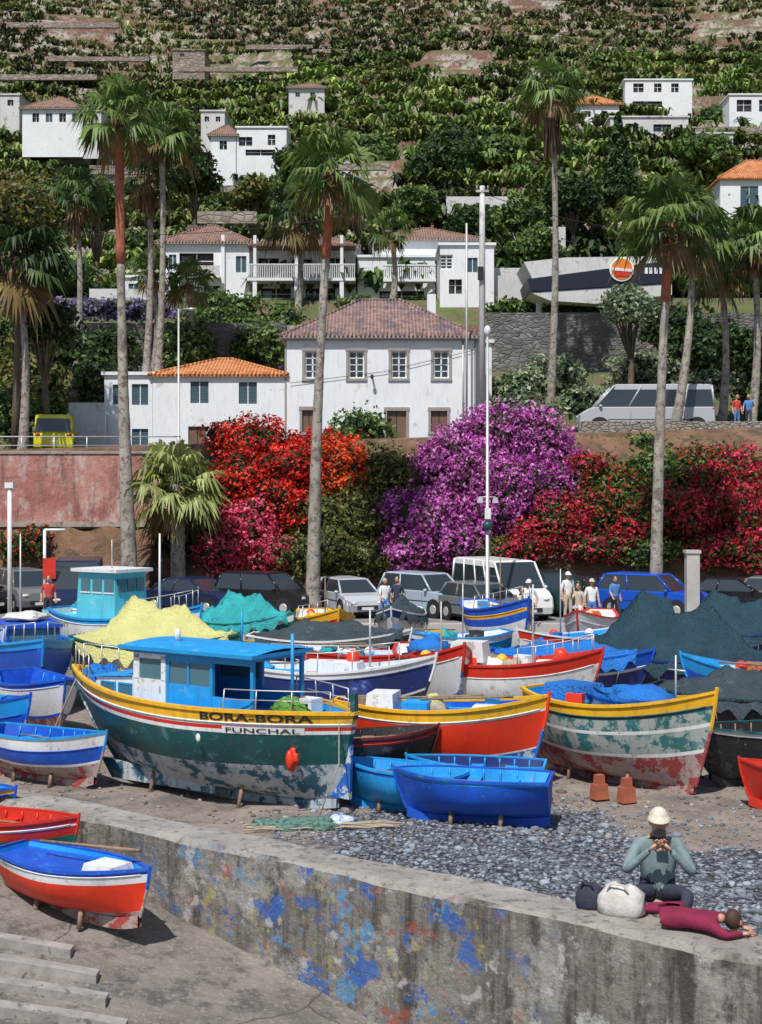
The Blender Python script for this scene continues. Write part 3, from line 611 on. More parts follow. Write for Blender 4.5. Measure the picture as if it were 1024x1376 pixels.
o=boat('rowing_boat',HD,[(.1,LBLUE),(1,BLUE)],LBLUE,BLUE,(1.35,21.1),math.radians(168),dz=.08,thwm=LBLUE,floor=.75)
HD2=Hull(2.2,1.0,.6,ws=.7,sb=.12,ss=0,rb=.2,kb=.15)
boat('rowing_boat',HD2,[(.12,BLUE),(1,LBLUE)],LBLUE,LBLUE,(.3,22.0),math.radians(150),dz=.08,thwm=LBLUE)
boat('rowing_boat',HD2,[(.15,MAROON),(.2,RED),(1,DARK)],DARK,MAROON,(-.1,23.1),math.radians(18),dz=.45)
boat('rowing_boat',HD2,[(.2,BLUE),(1,LBLUE)],DBLUE,LBLUE,(1.5,22.5),math.radians(170),dz=.08,thwm=LBLUE)
HR=Hull(2.4,1.0,.58,ws=.6,sb=.15,ss=.08,rb=.15,kb=.15)
boat('rowing_boat',HR,[(.1,BLUE),(.27,WHT),(.88,ORED),(1,WORNR)],LBLUE,BLUE,(-3.75,17.45),math.radians(-34),dz=.12,deck=BLUE,thwm=LBLUE,junk=1)
boat('rowing_boat',HR,[(.16,RED),(.2,WHT),(.4,RED),(1,GREENP)],RED,RED,(-5.1,18.75),math.radians(-16),dz=.1,thwm=RED)
boat('rowing_boat',HR,[(.14,YEL),(.2,BLUE),(.6,DARK),(1,DARK)],LBLUE,BLUE,(-6.35,20.6),math.radians(-20),dz=.1,deck=LBLUE,junk=3)
HR2=Hull(2.7,1.15,.72,ws=.5,sb=.22,ss=.05,rb=.25,kb=.15)
boat('rowing_boat',HR2,[(.3,WHT),(.62,BLUE),(.68,WHT),(1,WORNR)],BLUE,LBLUE,(-5.75,24.4),math.radians(-32),dz=.1,thwm=LBLUE)
HM=Hull(3.4,1.5,1.0,ws=.5,sb=.25,ss=.08,rb=.4,kb=.15)
boat('fishing_boat',HM,[(.1,BLUE),(.6,WHT),(.66,BLUE),(1,WORNR)],BLUE,BLUE,(-7.0,29.0),math.radians(-60),thwm=LBLUE)
HB=Hull(4.8,2.1,1.4,ws=.6,sb=.2,ss=.05,rb=.5,kb=.15)
def e9(mb,H):
    mb.box((.2,0,1.85),(1.8,1.3,.08),BLUE); 
    for x in(-.6,1.0):
        for y in(-.58,.58): mb.box((x,y,1.55),(.06,.06,.6),BLUE)
    mb.box((1.0,0,1.6),(.04,1.1,.45),DGL); mast(mb,-1.2,0,1.3,2.6,.03,METAL); mb.box((-.9,0,1.5),(.6,.9,.4),WHT,taper=.9); rail(mb,H,.7,.95,.4); mb.heap((0,0,1.98),(.6,.45,.12),OFFW,4)
boat('fishing_boat',HB,[(.12,LBLUE),(.7,BLUE),(.75,WHT),(1,DBLUE)],BLUE,LBLUE,(-8.3,33.2),math.radians(-68),deck=BLUE,extra=e9)
boat('fishing_boat',HM,[(.3,LBLUE),(.8,BLUE),(1,WORNR)],LBLUE,BLUE,(-7.7,26.4),math.radians(-35),deck=LBLUE)
HW=Hull(5.4,2.1,1.5,ws=.4,sb=.3,ss=.1,rb=.6,kb=.1)
def e11(mb,H):
    mb.box((-.6,0,2.05),(1.5,1.25,1.35),TURQ,taper=.92); mb.box((-.6,0,2.78),(1.75,1.4,.09),WHT)
    for s in(-1,1):
        for x in(-1.0,-.55,-.1): mb.box((x,.595*s,2.38),(.34,.03,.36),DGL); mb.box((x,.602*s,2.18),(.38,.03,.04),WHT)
    for y in(-.35,0,.35): mb.box((.125,y,2.38),(.05,.28,.36),DGL); mb.box((-1.325,y,2.38),(.05,.28,.36),DGL)
    mb.sphere((-1.7,.3,2.3),(.16,.16,.16),WHT); mb.tube([(-1.7,.3,1.3),(-1.7,.3,2.2)],.03,WHT,6); mast(mb,1.2,0,1.5,2.3,.04,WHT); rail(mb,H,.65,.96,.45); mast(mb,-.6,0,2.8,.8,.02,METAL)
boat('wheelhouse_boat',HW,[(.1,LBLUE),(.5,WHT),(.56,RED),(1,TEALW)],WHT,LBLUE,(-6.9,38.5),math.radians(-35),deck=TURQ,extra=e11)
boat('covered_boat',Hull(4.4,2.0,1.35,ws=.5,sb=.25),[(.15,GREENP),(.6,WHT),(1,TEALW)],WHT,GREENP,(-5.2,33.2),math.radians(-25),cover=(TARPY,1.0,.03,.95))
boat('covered_boat',Hull(3.6,1.5,1.1,ws=.5),[(.2,WHT),(.6,GREENP),(1,RED)],WHT,GREENP,(-4.0,41.0),math.radians(-30),cover=(TARPT,.9,.05,.95))
boat('fishing_boat',Hull(3.4,1.7,1.3,ws=.5,sb=.3),[(.18,YEL),(.24,RED),(.7,WHT),(1,BLUE)],WHT,YEL,(-1.6,40.5),math.radians(-75),deck=WHT,extra=lambda mb,H:(mast(mb,0,0,1.3,1.2),rail(mb,H,.5,.9,.35)))
boat('covered_boat',Hull(4.2,1.6,1.1,ws=.5,sb=.25),[(.1,WHT),(1,DARK)],DARK,WHT,(-1.3,36.5),math.radians(-8),cover=(TARPK,.5,.05,.95))
def e14(mb,H):
    rail(mb,H,.15,.8,.4); mb.box((0,0,1.25),(1.3,.6,.25),WHT,taper=.9); mast(mb,.8,0,1.1,1.4,.03,METAL); mb.sphere((.4,.1,1.45),(.14,.14,.17),ORED)
boat('fishing_boat',Hull(4.4,1.6,1.2,ws=.3,sb=.3),[(.12,WHT),(.5,DBLUE),(.54,WHT),(1,DARK)],WHT,WHT,(-1.0,29.6),math.radians(-15),deck=LBLUE,extra=e14)
boat('fishing_boat',Hull(3.6,1.5,1.25,ws=.4,sb=.35),[(.16,RED),(.7,WHT),(1,WORNB)],WHT,RED,(1.2,31.5),math.radians(-72),deck=WHT,extra=lambda mb,H:(mast(mb,.4,0,1.2,1.3,.025,METAL),mb.heap((-.3,0,1.4),(.5,.4,.24),TARPB,7)))
def e16(mb,H):
    mb.box((-.8,0,1.42),(.8,.7,.42),OFFW,taper=.85); mast(mb,.6,0,1.2,1.7,.03,METAL); rail(mb,H,.6,.95,.35); mb.sphere((1.2,0,1.4),(.16,.16,.16),ORED)
boat('fishing_boat',Hull(4.2,1.7,1.2,ws=.35,sb=.3),[(.22,RED),(.26,WHT),(.75,WHT),(1,WORNR)],RED,RED,(2.7,30.6),math.radians(-18),deck=WHT,extra=e16)
boat('fishing_boat',Hull(4.2,1.5,1.05,ws=.35,sb=.3),[(.3,RED),(.36,WHT),(1,GREENP)],WHT,RED,(-.1,34.0),math.radians(-25),deck=LBLUE)
boat('fishing_boat',Hull(3.8,1.8,1.5,ws=.5,sb=.3),[(.14,BLUE),(.2,YEL),(.34,BLUE),(.75,WHT),(1,BLUE)],WHT,BLUE,(3.5,41.5),math.radians(-70),deck=WHT,extra=lambda mb,H:(mast(mb,0,0,1.4,1.6),rail(mb,H,.5,.95,.4)))
boat('fishing_boat',Hull(3.8,1.5,1.1,ws=.4,sb=.2),[(.3,BLUE),(.35,WHT),(1,DBLUE)],LBLUE,BLUE,(4.4,32.8),math.radians(-15),cover=(TARPB,.4,.05,.9))
boat('covered_boat',Hull(5.0,2.2,1.05,ws=.6,sb=.05),[(.4,DBLUE),(1,DARK)],DARK,DBLUE,(6.9,33.2),math.radians(-24),cover=(TARPG,1.4,.02,.98))
boat('covered_boat',Hull(4.2,2.0,1.1,ws=.6,sb=.1),[(.4,DBLUE),(1,DARK)],DARK,DBLUE,(9.8,38.5),math.radians(-15),cover=(TARPG,1.1,.02,.98))
boat('covered_boat',Hull(4.2,1.7,1.0,ws=.5,sb=.2),[(.2,DARK),(1,DARK)],DARK,TARPG,(7.3,27.2),math.radians(-30),cover=(TARPK,.55,.05,.95))
boat('rowing_boat',Hull(3.2,1.4,.85,ws=.5,sb=.2),[(.1,WHT),(.6,DARK),(1,DARK)],DARK,TEAL,(6.6,24.3),math.radians(200),thwm=WOOD)
boat('fishing_boat',Hull(3.6,1.5,1.1,ws=.5,sb=.3),[(.25,LBLUE),(1,BLUE)],LBLUE,LBLUE,(8.2,30.0),math.radians(165),deck=LBLUE)
boat('rowing_boat',HR,[(.2,RED),(1,RED)],RED,RED,(6.75,21.9),math.radians(150),dz=.08,thwm=RED)
boat('fishing_boat',Hull(3.8,1.6,1.2,ws=.5,sb=.2),[(.2,WHT),(.6,BLUE),(1,RED)],WHT,WHT,(-10.5,36),math.radians(-50),cover=(OFFW,.6,.2,.9))
boat('fishing_boat',Hull(3.8,1.6,1.2,ws=.5,sb=.2),[(.2,WHT),(.6,TURQ),(1,RED)],WHT,TURQ,(-8.8,42),math.radians(-50),cover=(TARPT,.6,.2,.9))
boat('fishing_boat',Hull(3.6,1.5,1.2,ws=.5,sb=.3),[(.2,WHT),(.6,WHT),(1,BLUE)],WHT,RED,(6.2,42),math.radians(-110),deck=WHT)
boat('fishing_boat',Hull(3.4,1.5,1.1,ws=.5,sb=.3),[(.2,DBLUE),(1,WHT)],DBLUE,WHT,(.6,44),math.radians(-100),cover=(TARPK,.6,.1,.9))
boat('fishing_boat',Hull(3.4,1.5,1.1,ws=.5,sb=.25),[(.2,RED),(.5,WHT),(1,BLUE)],LBLUE,WHT,(5.0,37.5),math.radians(-150),deck=LBLUE,extra=lambda mb,H:mast(mb,.3,0,1.0,1.9,.025,METAL))
boat('fishing_boat',Hull(3.2,1.4,1.1,ws=.5,sb=.25),[(.15,WHT),(.6,LBLUE),(1,RED)],WHT,LBLUE,(1.9,37.6),math.radians(-160),deck=WHT,extra=lambda mb,H:mast(mb,-.3,0,1.0,1.5,.025,METAL))
boat('fishing_boat',Hull(3.2,1.4,1.0,ws=.5,sb=.25),[(.15,YEL),(.6,GREENP),(1,WORNR)],LBLUE,YEL,(-3.2,37.2),math.radians(-130),deck=LBLUE)
# ---------------------------------------------------------------- cars
def car(name,x,y,rz,col,kind='hatch',z=None):
    body=paint('carpaint_%s'%col[0],col[1],.22,.03,1,0,bs=0); mb=MB()
    if kind=='van': L,W,H,belt,gb,gt,hood,nose=5.6,2.0,2.25,1.2,(-2.75,2.15),(-2.66,1.35),1.2,.95
    elif kind=='suv': L,W,H,belt,gb,gt,hood,nose=4.4,1.82,1.68,1.02,(-2.1,1.15),(-1.85,.45),1.02,.85
    elif kind=='sedan': L,W,H,belt,gb,gt,hood,nose=4.5,1.76,1.43,.92,(-1.75,1.15),(-1.0,.35),.9,.7
    else: L,W,H,belt,gb,gt,hood,nose=4.0,1.72,1.47,.94,(-1.88,1.1),(-1.55,.35),.92,.72
    h=L/2
    pr=[(-h+.05,.25),(-h,.45),(-h+.02,belt-.2),(-h+.14,belt-.02)]+([(gb[0],belt),(gb[1],belt)] )+[(gb[1]+.05,hood),(h-.35,(hood+nose)/2+.04),(h-.06,nose-.05),(h,.5),(h-.06,.25)]
    cx=0; cz=.6; ysc=((-1,.93),(-.93,1),(.93,1),(1,.93)); n=len(pr); V=[]
    for a,s in ysc: V+=[(p[0]*(.985 if s<1 else 1),a*W/2,cz+(p[1]-cz)*s) for p in pr]
    Fc=[tuple(range(n)),tuple(3*n+i for i in range(n))[::-1]]
    for k in range(3):
        for i in range(n): Fc.append((k*n+i,(k+1)*n+i,(k+1)*n+(i+1)%n,k*n+(i+1)%n))
    mb.add(V,Fc,body)
    wb=W/2-.07; wt=W/2-.24
    if kind=='van': wt=W/2-.14
    b=[(gb[0],-wb,belt-.01),(gb[1],-wb,belt-.01),(gb[1],wb,belt-.01),(gb[0],wb,belt-.01)]; t=[(gt[0],-wt,H-.05),(gt[1],-wt,H-.05),(gt[1],wt,H-.05),(gt[0],wt,H-.05)]
    mb.add(b+t,[(0,1,5,4),(1,2,6,5),(2,3,7,6),(3,0,4,7)],glassm('car_glass',(.03,.04,.05)))
    th=.28 if kind=='van' else .1
    V=[(p[0]*1.01,p[1]*1.02,p[2]-(th if kind=='van' else 0)*.7) for p in t]+[(p[0]*1.0,p[1]*1.0,H-.04) for p in t]+[(p[0]*.93,p[1]*.88,H+.01) for p in t]
    mb.add(V,[(0,1,5,4),(1,2,6,5),(2,3,7,6),(3,0,4,7),(4,5,9,8),(5,6,10,9),(6,7,11,10),(7,4,8,11),(8,9,10,11)],body)
    for i in range(4): mb.tube([b[i],t[i]],.045,body,6)
    for s in(-1,1):
        for f in ((.42,) if kind!='van' else (.25,.5,.72)):
            mb.tube([(gb[0]+(gb[1]-gb[0])*f,wb*s,belt),(gt[0]+(gt[1]-gt[0])*f,wt*s,H-.05)],.035,body,6)
        mb.box((-.1,s*(W/2+.003),.62),(L*.62,.012,.035),BLACK); 
        for xx in (-.05,.95): mb.box((xx-.25,s*(W/2-.0),.72),(.012,.012,.5),BLACK)
        for wx in(-h+.78,h-.82):
            mb.tube([(wx,s*(W/2-.01),.34),(wx,s*(W/2+.012),.34)],.40,BLACK,20,False); mb.tube([(wx,s*(W/2-.2),.32),(wx,s*(W/2+.03),.32)],.32,BLACK,20,False)
            mb.tube([(wx,s*(W/2+.02),.32),(wx,s*(W/2+.045),.32)],[.2,.17],METAL,12,False)
        mb.sphere((h-.12,s*(W/2-.3),nose-.13),(.13,.2,.08),glassm('headlamp',(.55,.57,.6))); mb.sphere((-h+.05,s*(W/2-.2),belt-.2),(.08,.15,.1),paint('tail_lamp',(.35,.01,.01),.2,0,bs=0))
        mb.sphere((gb[1]-.2,s*(W/2+.05),belt+.04),(.08,.1,.07),body,8,6)
    mb.box((h-.01,0,.42),(.05,W*.5,.16),BLACK); mb.box((h+.02,0,.38),(.02,.5,.11),WHT); mb.box((-h-.01,0,.6),(.02,.5,.11),WHT); mb.box((0,0,.22),(L-.3,W-.1,.1),BLACK)
    return mb.obj(name,loc=(x,y,float(terr(x,y)) if z is None else z),rz=rz)
R=math.radians
cb={'blk':('black',(.012,.012,.015)),'nvy':('navy',(.015,.025,.07)),'sil':('silver',(.42,.45,.48)),'bsil':('bluesilver',(.35,.42,.5)),'wht':('white',(.75,.75,.75)),'blu':('blue',(.01,.08,.5)),'grn':('darkgreen',(.01,.03,.025)),'yel':('yellow',(.66,.62,.02)),'gry':('grey',(.15,.16,.17)),'mgry':('midgrey',(.42,.44,.47))}
for u,d,rz,c,k,nm in ((105,57,-80,'nvy','van','parked_van'),(35,60,-60,'gry','suv','parked_car'),(262,58.5,-35,'nvy','sedan','parked_car'),(360,58,-30,'blk','suv','parked_car'),(470,57.5,-68,'sil','hatch','parked_car'),(574,57.5,-50,'bsil','suv','parked_car'),
  (672,57,-70,'wht','van','parked_van'),(648,54.5,-60,'gry','hatch','parked_car'),(742,58.5,-70,'grn','suv','parked_car'),(815,59.5,-70,'blk','hatch','parked_car'),(878,57,-35,'blu','suv','parked_car'),(985,58.5,-25,'blk','sedan','parked_car'),(1060,58,-25,'gry','hatch','parked_car'),(-40,59,-40,'blk','hatch','parked_car')):
    car(nm,X(u,d),d,R(rz),cb[c],k,z=0)
car('minibus',X(866,72.5),72.5,R(178),cb['mgry'],'van')
bpy.data.objects['minibus'].scale=(1.22,1.1,1.1)
o=car('yellow_minibus',X(74,75),75,R(101),cb['yel'],'van'); o.scale=(.8,1,.85)
# ---------------------------------------------------------------- buildings
VOID=paint('interior_dark',(.05,.045,.045),.9,.2,bs=0)
def wall_open(mb,x0,x1,z0,z1,y,ops,mat,trim=None,rec=.18,fr=WHITE,tw=.12):
    xsb=sorted(set([x0,x1]+[a for o in ops for a in(o[0]-o[2]/2,o[0]+o[2]/2)])); zsb=sorted(set([z0,z1]+[a for o in ops for a in(o[1]-o[3]/2,o[1]+o[3]/2)]))
    V=[];Fc=[]
    def quad(*p):
        n=len(V); V.extend(p); Fc.append((n,n+1,n+2,n+3))
    for i in range(len(xsb)-1):
        for j in range(len(zsb)-1):
            a,b,c,d=xsb[i],xsb[i+1],zsb[j],zsb[j+1]; mx,mz=(a+b)/2,(c+d)/2
            if any(abs(mx-o[0])<o[2]/2 and abs(mz-o[1])<o[3]/2 for o in ops): continue
            quad((a,y,c),(b,y,c),(b,y,d),(a,y,d))
    for o in ops:
        a,b,c,d=o[0]-o[2]/2,o[0]+o[2]/2,o[1]-o[3]/2,o[1]+o[3]/2; Y=y+rec
        quad((a,y,c),(a,y,d),(a,Y,d),(a,Y,c)); quad((b,y,d),(b,y,c),(b,Y,c),(b,Y,d)); quad((a,y,d),(b,y,d),(b,Y,d),(a,Y,d)); quad((b,y,c),(a,y,c),(a,Y,c),(b,Y,c))
    mb.add(V,Fc,mat)
    w=MB()
    for o in ops:
        kind=o[4] if len(o)>4 else 'win'; cx,cz,ww,hh=o[:4]; Y=y+rec
        if kind=='shut':
            w.box((cx,Y-.05,cz),(ww,.05,hh),SHUT); w.box((cx,Y-.085,cz),(.05,.02,hh),WHITE)
            for k in range(8): w.box((cx,Y-.083,cz-hh/2+hh*(k+.5)/8),(ww-.1,.015,.03),SHUT)
        elif kind=='door': w.box((cx,Y-.03,cz),(ww,.05,hh),BROWN); w.box((cx,Y-.06,cz),(.04,.03,hh),BLACK); 
        elif kind=='void':
            w.box((cx,Y+.25,cz),(ww+.1,.05,hh+.1),VOID); w.box((cx,Y+.1,cz),(.07,.05,hh),fr); w.box((cx,Y+.1,cz+hh*.1),(ww,.04,.05),fr); w.box((cx-ww*.3,Y+.16,cz-.05),(ww*.3,.02,hh*.8),GLASS)
        else:
            w.box((cx,Y-.01,cz),(ww,.02,hh),GLASS)
            for s in(-1,1): w.box((cx+s*(ww/2-.04),Y-.04,cz),(.08,.04,hh),fr); w.box((cx,Y-.043,cz+s*(hh/2-.04)),(ww-.16,.04,.08),fr)
            w.box((cx,Y-.041,cz),(.08,.04,hh-.16),fr)
            for k in(-1,0,1): w.box((cx,Y-.046,cz+k*hh/4.2),(ww-.16,.03,.045),fr)
        if trim:
            for s in(-1,1): w.box((cx+s*(ww/2+tw/2),y-.02,cz),(tw,.06,hh),trim)
            w.box((cx,y-.025,cz+hh/2+tw*.7),(ww+2*tw+.06,.08,tw*1.4),trim); w.box((cx,y-.03,cz-hh/2-tw/2),(ww+2*tw+.04,.1,tw),trim)
    return w
def hip(mb,x0,x1,y0,y1,z,h,mat,ov=.35,rx=None):
    x0-=ov;x1+=ov;y0-=ov;y1+=ov; ym=(y0+y1)/2; r=rx if rx is not None else (y1-y0)/2; r=min(r,(x1-x0)/2-.3)
    V=[(x0,y0,z),(x1,y0,z),(x1,y1,z),(x0,y1,z),(x0+r,ym,z+h),(x1-r,ym,z+h),(x0,y0,z-.14),(x1,y0,z-.14),(x1,y1,z-.14),(x0,y1,z-.14)]
    mb.add(V,[(0,1,5,4),(1,2,5),(2,3,4,5),(3,0,4)],mat); mb.add(V,[(6,7,1,0),(7,8,2,1),(8,9,3,2),(9,6,0,3),(9,8,7,6)],mat if mat is ROOFO else STRIM)
    for a,b in((0,4),(1,5),(2,5),(3,4),(4,5)): mb.tube([V[a],V[b]],.1,mat,6)
    nb=int((x1-x0)/.24)
    for i in range(nb): mb.tube([(x0+(x1-x0)*(i+.5)/nb,y0-.05,z-.03),(x0+(x1-x0)*(i+.5)/nb,y0+.3,z+.03+.3*h/max(.5,ym-y0))],.06,mat,5)
def building(name,x0,x1,y0,dep,z0,h,ops,roof='hip',rh=1.5,rmat=None,wmat=None,trim=None,extra=None,tw=.12,ov=.35):
    e=empty(name,(0,0,0)); wmat=wmat or WHITE; m=MB(); zb=z0-3
    w=wall_open(m,x0,x1,zb,z0+h,y0,ops,wmat,trim,tw=tw)
    y1=y0+dep; m.add([(x0,y0,zb),(x1,y0,zb),(x1,y1,zb),(x0,y1,zb),(x0,y0,z0+h),(x1,y0,z0+h),(x1,y1,z0+h),(x0,y1,z0+h)],[(1,2,6,5),(2,3,7,6),(3,0,4,7)],wmat)
    if roof=='flat':
        m.add([(x0,y0,z0+h),(x1,y0,z0+h),(x1,y1,z0+h),(x0,y1,z0+h)],[(0,1,2,3)],wmat); m.box(((x0+x1)/2,y0+dep/2,z0+h+.1),(x1-x0+.3,dep+.3,.18),wmat)
    m.obj('walls',parent=e)
    if w.V: w.obj('windows_and_doors',parent=e)
    if roof=='hip':
        r=MB(); hip(r,x0,x1,y0,y1,z0+h,rh,rmat or ROOFO,ov); r.obj('roof',parent=e)
    if extra: x_=MB(); extra(x_); x_.obj('details',parent=e)
    return e
d=78; zb=7.6; x0,x1=X(385,d),X(637,d); zt=Z(452,d)
W=lambda u,v,w,h,k='win':(X(u,d),Z(v,d),w/F*d,h/F*d,k)
ops=[W(u,490,21,37) for u in (420,479,536,593)]+[W(533,572,26,40,'door'),W(415,566,18,30,'door'),W(590,566,22,28,'door')]
def exm(m):
    m.box(((x0+x1)/2,78.0-.1,zt-.12),(x1-x0+.3,.3,.2),STRIM); m.box((x1+.05,78.02,(zb+zt)/2),(.1,.12,zt-zb-.3),STRIM); m.box((x0-.05,78.02,(zb+zt)/2),(.1,.12,zt-zb-.3),STRIM)
    m.tube([(X(622,78),77.9,zt-.2),(X(622,78),77.9,7.6)],.05,METAL,6)
    m.box(((x0+x1)/2+3,83,zt+2.2),(.5,.5,1.6),WHITE)
    m.box((X(500,78),77.8,Z(505,78)),(.1,.3,.06),BLACK); m.sphere((X(500,78),77.55,Z(507,78)),(.1,.1,.14),GLASS)
    A=Vector((X(640,78),77.9,Z(470,78))); B=Vector((X(390,78),77.9,Z(515,78))); m.tube([A,(A+B)/2-Vector((0,0,.3)),B],.015,BLACK,4)
building('white_house',x0,x1,78,8,zb,zt-zb,ops,'hip',2.55,ROOFG,trim=STRIM,extra=exm,tw=.14)
building('side_wing',x1+.15,X(660,80),79.6,5,zb,Z(462,80)-zb,[(X(648,79.6),Z(500,79.6),.35,.9,'win')],'flat')
x0b,x1b=X(140,78),X(384,78); zt2=Z(503,78)
ops=[(X(188,78),Z(530,78),.9,1.15,'shut'),(X(268,78),Z(527,78),1.0,1.2,'shut'),(X(333,78),Z(528,78),1.0,1.2,'shut'),(X(160,78),Z(530,78),.7,1.1,'shut'),(X(188,78),Z(592,78),.9,1.3,'shut'),(X(265,78),Z(590,78),1.0,1.4,'door')]
building('low_white_house',x0b,X(205,78)-.02,78.05,7,zb-.3,zt2-zb+.25,[ops[0],ops[3],ops[4]],'flat')
building('low_white_house',X(205,78),x1b-.05,78.02,6.5,zb-.3,zt2-zb+.3,[ops[1],ops[2],ops[5]],'hip',1.15,ROOFO,ov=.2)
y=104; W=lambda u,v,w,h,k='win':(X(u,y),Z(v,y),w/F*y,h/F*y,k)
def rng(a,b): return X(a,y),X(b,y)
a,b=rng(215,335)
def exa(m):
    m.box((X(268,y),y-.5,Z(374,y)),(3.2,1.0,.15),WHITE); m.box((X(268,y),y-.95,Z(366,y)),(3.2,.06,.7),OFFW); m.box((X(250,y),y+4,Z(306,y)),(.8,.8,1.8),BROWN)
    for u in(218,300): m.box((X(u,y),y-.1,Z(358,y)),(.25,.25,4.6),WHITE)
building('villa',a,b,y,9,18.8,Z(326,y)-18.8,[W(264,353,46,26,'void'),W(324,355,14,22,'shut'),W(232,352,10,20,'shut'),W(240,392,22,16,'void'),W(285,392,22,16,'void')],'hip',2.1,ROOFR,extra=exa)
a,b=rng(335,478)
def exv(m):
    z=Z(378,y); m.box(((a+b)/2,y-.8,z-.1),(b-a,1.8,.2),WHITE); m.box(((a+b)/2,y-1.6,z+1.0),(b-a,.08,.07),WHITE)
    for i in range(60): m.box((a+(b-a)*(i+.5)/60,y-1.6,z+.5),(.05,.05,1.0),WHITE)
    for u in(345,400,460): m.box((X(u,y),y-1.5,z-1.3),(.3,.3,2.4),WHITE); m.box((X(u,y),y-1.5,z+1.6),(.22,.22,3),WHITE)
    m.box(((a+b)/2,y-.6,Z(334,y)),(b-a,2.2,.15),ROOFR)
building('villa',a+.02,b,y+.6,9,18.8,Z(330,y)-18.8,[W(360,357,28,24,'void'),W(405,357,30,24,'win'),W(450,357,26,24,'void'),W(370,395,40,18,'void'),W(430,395,40,18,'void')],'hip',1.9,ROOFR,extra=exv)
a,b=rng(480,585); 
def exv2(m):
    A,B=X(515,y),X(585,y); z=Z(378,y)
    for i in range(26): m.box((A+(B-A)*(i+.5)/26,y-1.0,z+.5),(.09,.09,.95),WHITE)
    m.box(((A+B)/2,y-1,z+1.02),(B-A,.18,.1),WHITE); m.box(((A+B)/2,y-.8,z-.1),(B-A,1,.2),WHITE)
building('villa',a+.02,b,y+.4,8,18.8,Z(345,y)-18.8,[W(500,375,22,20,'void'),W(550,362,20,18,'win'),W(570,362,12,18,'win'),W(540,398,60,16,'void')],'flat',extra=exv2)
a,b=rng(587,655); building('villa',a,b,y-6,10,16.5,Z(330,y-6)-16.5,[(X(600,98),Z(352,98),.9,1.0,'win'),(X(635,98),Z(356,98),.7,1.0,'shut'),(X(612,98),Z(385,98),.9,1.0,'void')],'flat',wmat=WHITE)
a,b=rng(500,655); building('villa',a,b,y+6,8,18.8,Z(322,y+6)-18.8,[W(590,330,20,10,'win'),W(530,330,20,10,'shut'),W(560,330,10,10,'shut'),W(620,330,14,10,'shut')],'hip',1.6,ROOFR)
a,b=rng(150,213); building('villa',a,b,y+3,8,18.8,Z(365,y)-18.8,[W(170,380,14,14,'shut'),W(196,380,14,14,'shut')],'flat')
def slab(name,u0,u1,v0,v1,d,th,mat,n=None):
    m=MB(); m.box(((X(u0,d)+X(u1,d))/2,d+th/2,(Z(v0,d)+Z(v1,d))/2),(X(u1,d)-X(u0,d),th,Z(v0,d)-Z(v1,d)),mat); return m.obj(name)
slab('white_retaining_wall',120,214,388,432,100,.5,OFFW); slab('garden_wall',655,735,360,425,99,.5,OFFW); slab('balcony_wall',210,380,402,420,101,.4,OFFW)
slab('stone_retaining_wall',-60,384,434,506,90,.4,STONE); slab('stone_retaining_wall',655,905,420,506,90,.4,STONE); slab('stone_retaining_wall',905,1150,420,506,90.1,.4,STONE)
slab('concrete_wall',92,141,541,612,77,.3,OFFW)
slab('street_parapet',778,1150,566,610,68.6,.4,STONE2); slab('street_parapet',655,777,580,605,68.8,.3,STONE2)
m=MB(); 
for i in range(14):
    x=-30+i*1.5; m.tube([(x,64.9,6.6),(x,64.9,7.5)],.03,METAL,6)
m.tube([(-30,64.9,7.5),(-9.2,64.9,7.5)],.03,METAL,6); m.tube([(-30,64.9,7.1),(-9.2,64.9,7.1)],.02,METAL,6); m.obj('street_railing')
COP=paint('coping',(.33,.28,.25),.9,.2,2,.3,(.15,.12,.1),3,.4)
m=MB(); m.box((-22,64.3,5.0),(24,.5,3.4),PINK); m.box((-22,64.3,6.76),(24.1,.62,.12),COP); m.box((-22,64.2,3.5),(24.05,.75,.22),COP); m.obj('pink_retaining_wall')
def hy(v): return 88084/(v+328)
def hh(name,u0,u1,v0,v1,roof,ops,wm=None,rm=None,rh=2.0):
    d=hy(v1)-1; z0=Z(v1,d); building(name,X(u0,d),X(u1,d),d,7,z0,Z(v0,d)-z0,[(X(a,d),Z(b,d),c/F*d,e/F*d,k) for a,b,c,e,k in ops],roof,rh,rm or ROOFO,wm)
hh('hillside_house',30,112,146,178,'hip',[(48,158,9,12,'void'),(66,158,9,12,'shut'),(84,158,9,12,'void'),(101,158,8,12,'shut')],rm=ROOFR,rh=2.4); hh('hillside_house',112,136,150,180,'flat',[(122,160,8,9,'void')],OFFW)
hh('hillside_house',318,385,172,214,'flat',[(330,190,18,12,'void'),(365,188,10,14,'void'),(350,205,40,8,'void')]); hh('hillside_house',283,317,182,214,'hip',[(300,195,10,12,'void')],rm=ROOFR)
hh('hillside_house',840,930,108,150,'flat',[(858,118,14,12,'void'),(884,118,10,12,'void'),(907,118,10,12,'void'),(870,140,40,8,'void')]); hh('hillside_house',820,925,158,190,'flat',[(850,172,16,12,'void'),(890,172,24,10,'void')],OFFW)
hh('hillside_house',772,832,140,164,'hip',[(790,153,8,8,'void'),(812,153,8,8,'void')]); hh('hillside_house',980,1060,128,168,'flat',[(1000,142,20,16,'void'),(1030,142,20,16,'void')]); hh('hillside_house',968,1080,240,292,'hip',[(1007,265,24,30,'shut')],rh=2.6)
hh('hillside_house',270,302,150,172,'flat',[(278,160,6,7,'void'),(293,160,6,7,'void')],OFFW); hh('hillside_house',388,436,118,136,'hip',[(400,127,6,6,'void'),(420,127,6,6,'void')],OFFW,ROOFR,1.6); hh('hillside_house',935,985,180,210,'flat',[(950,192,10,8,'void'),(970,192,10,8,'void')],OFFW)
hh('hillside_house',232,275,68,80,'flat',[(245,74,6,4,'void')],TERW)
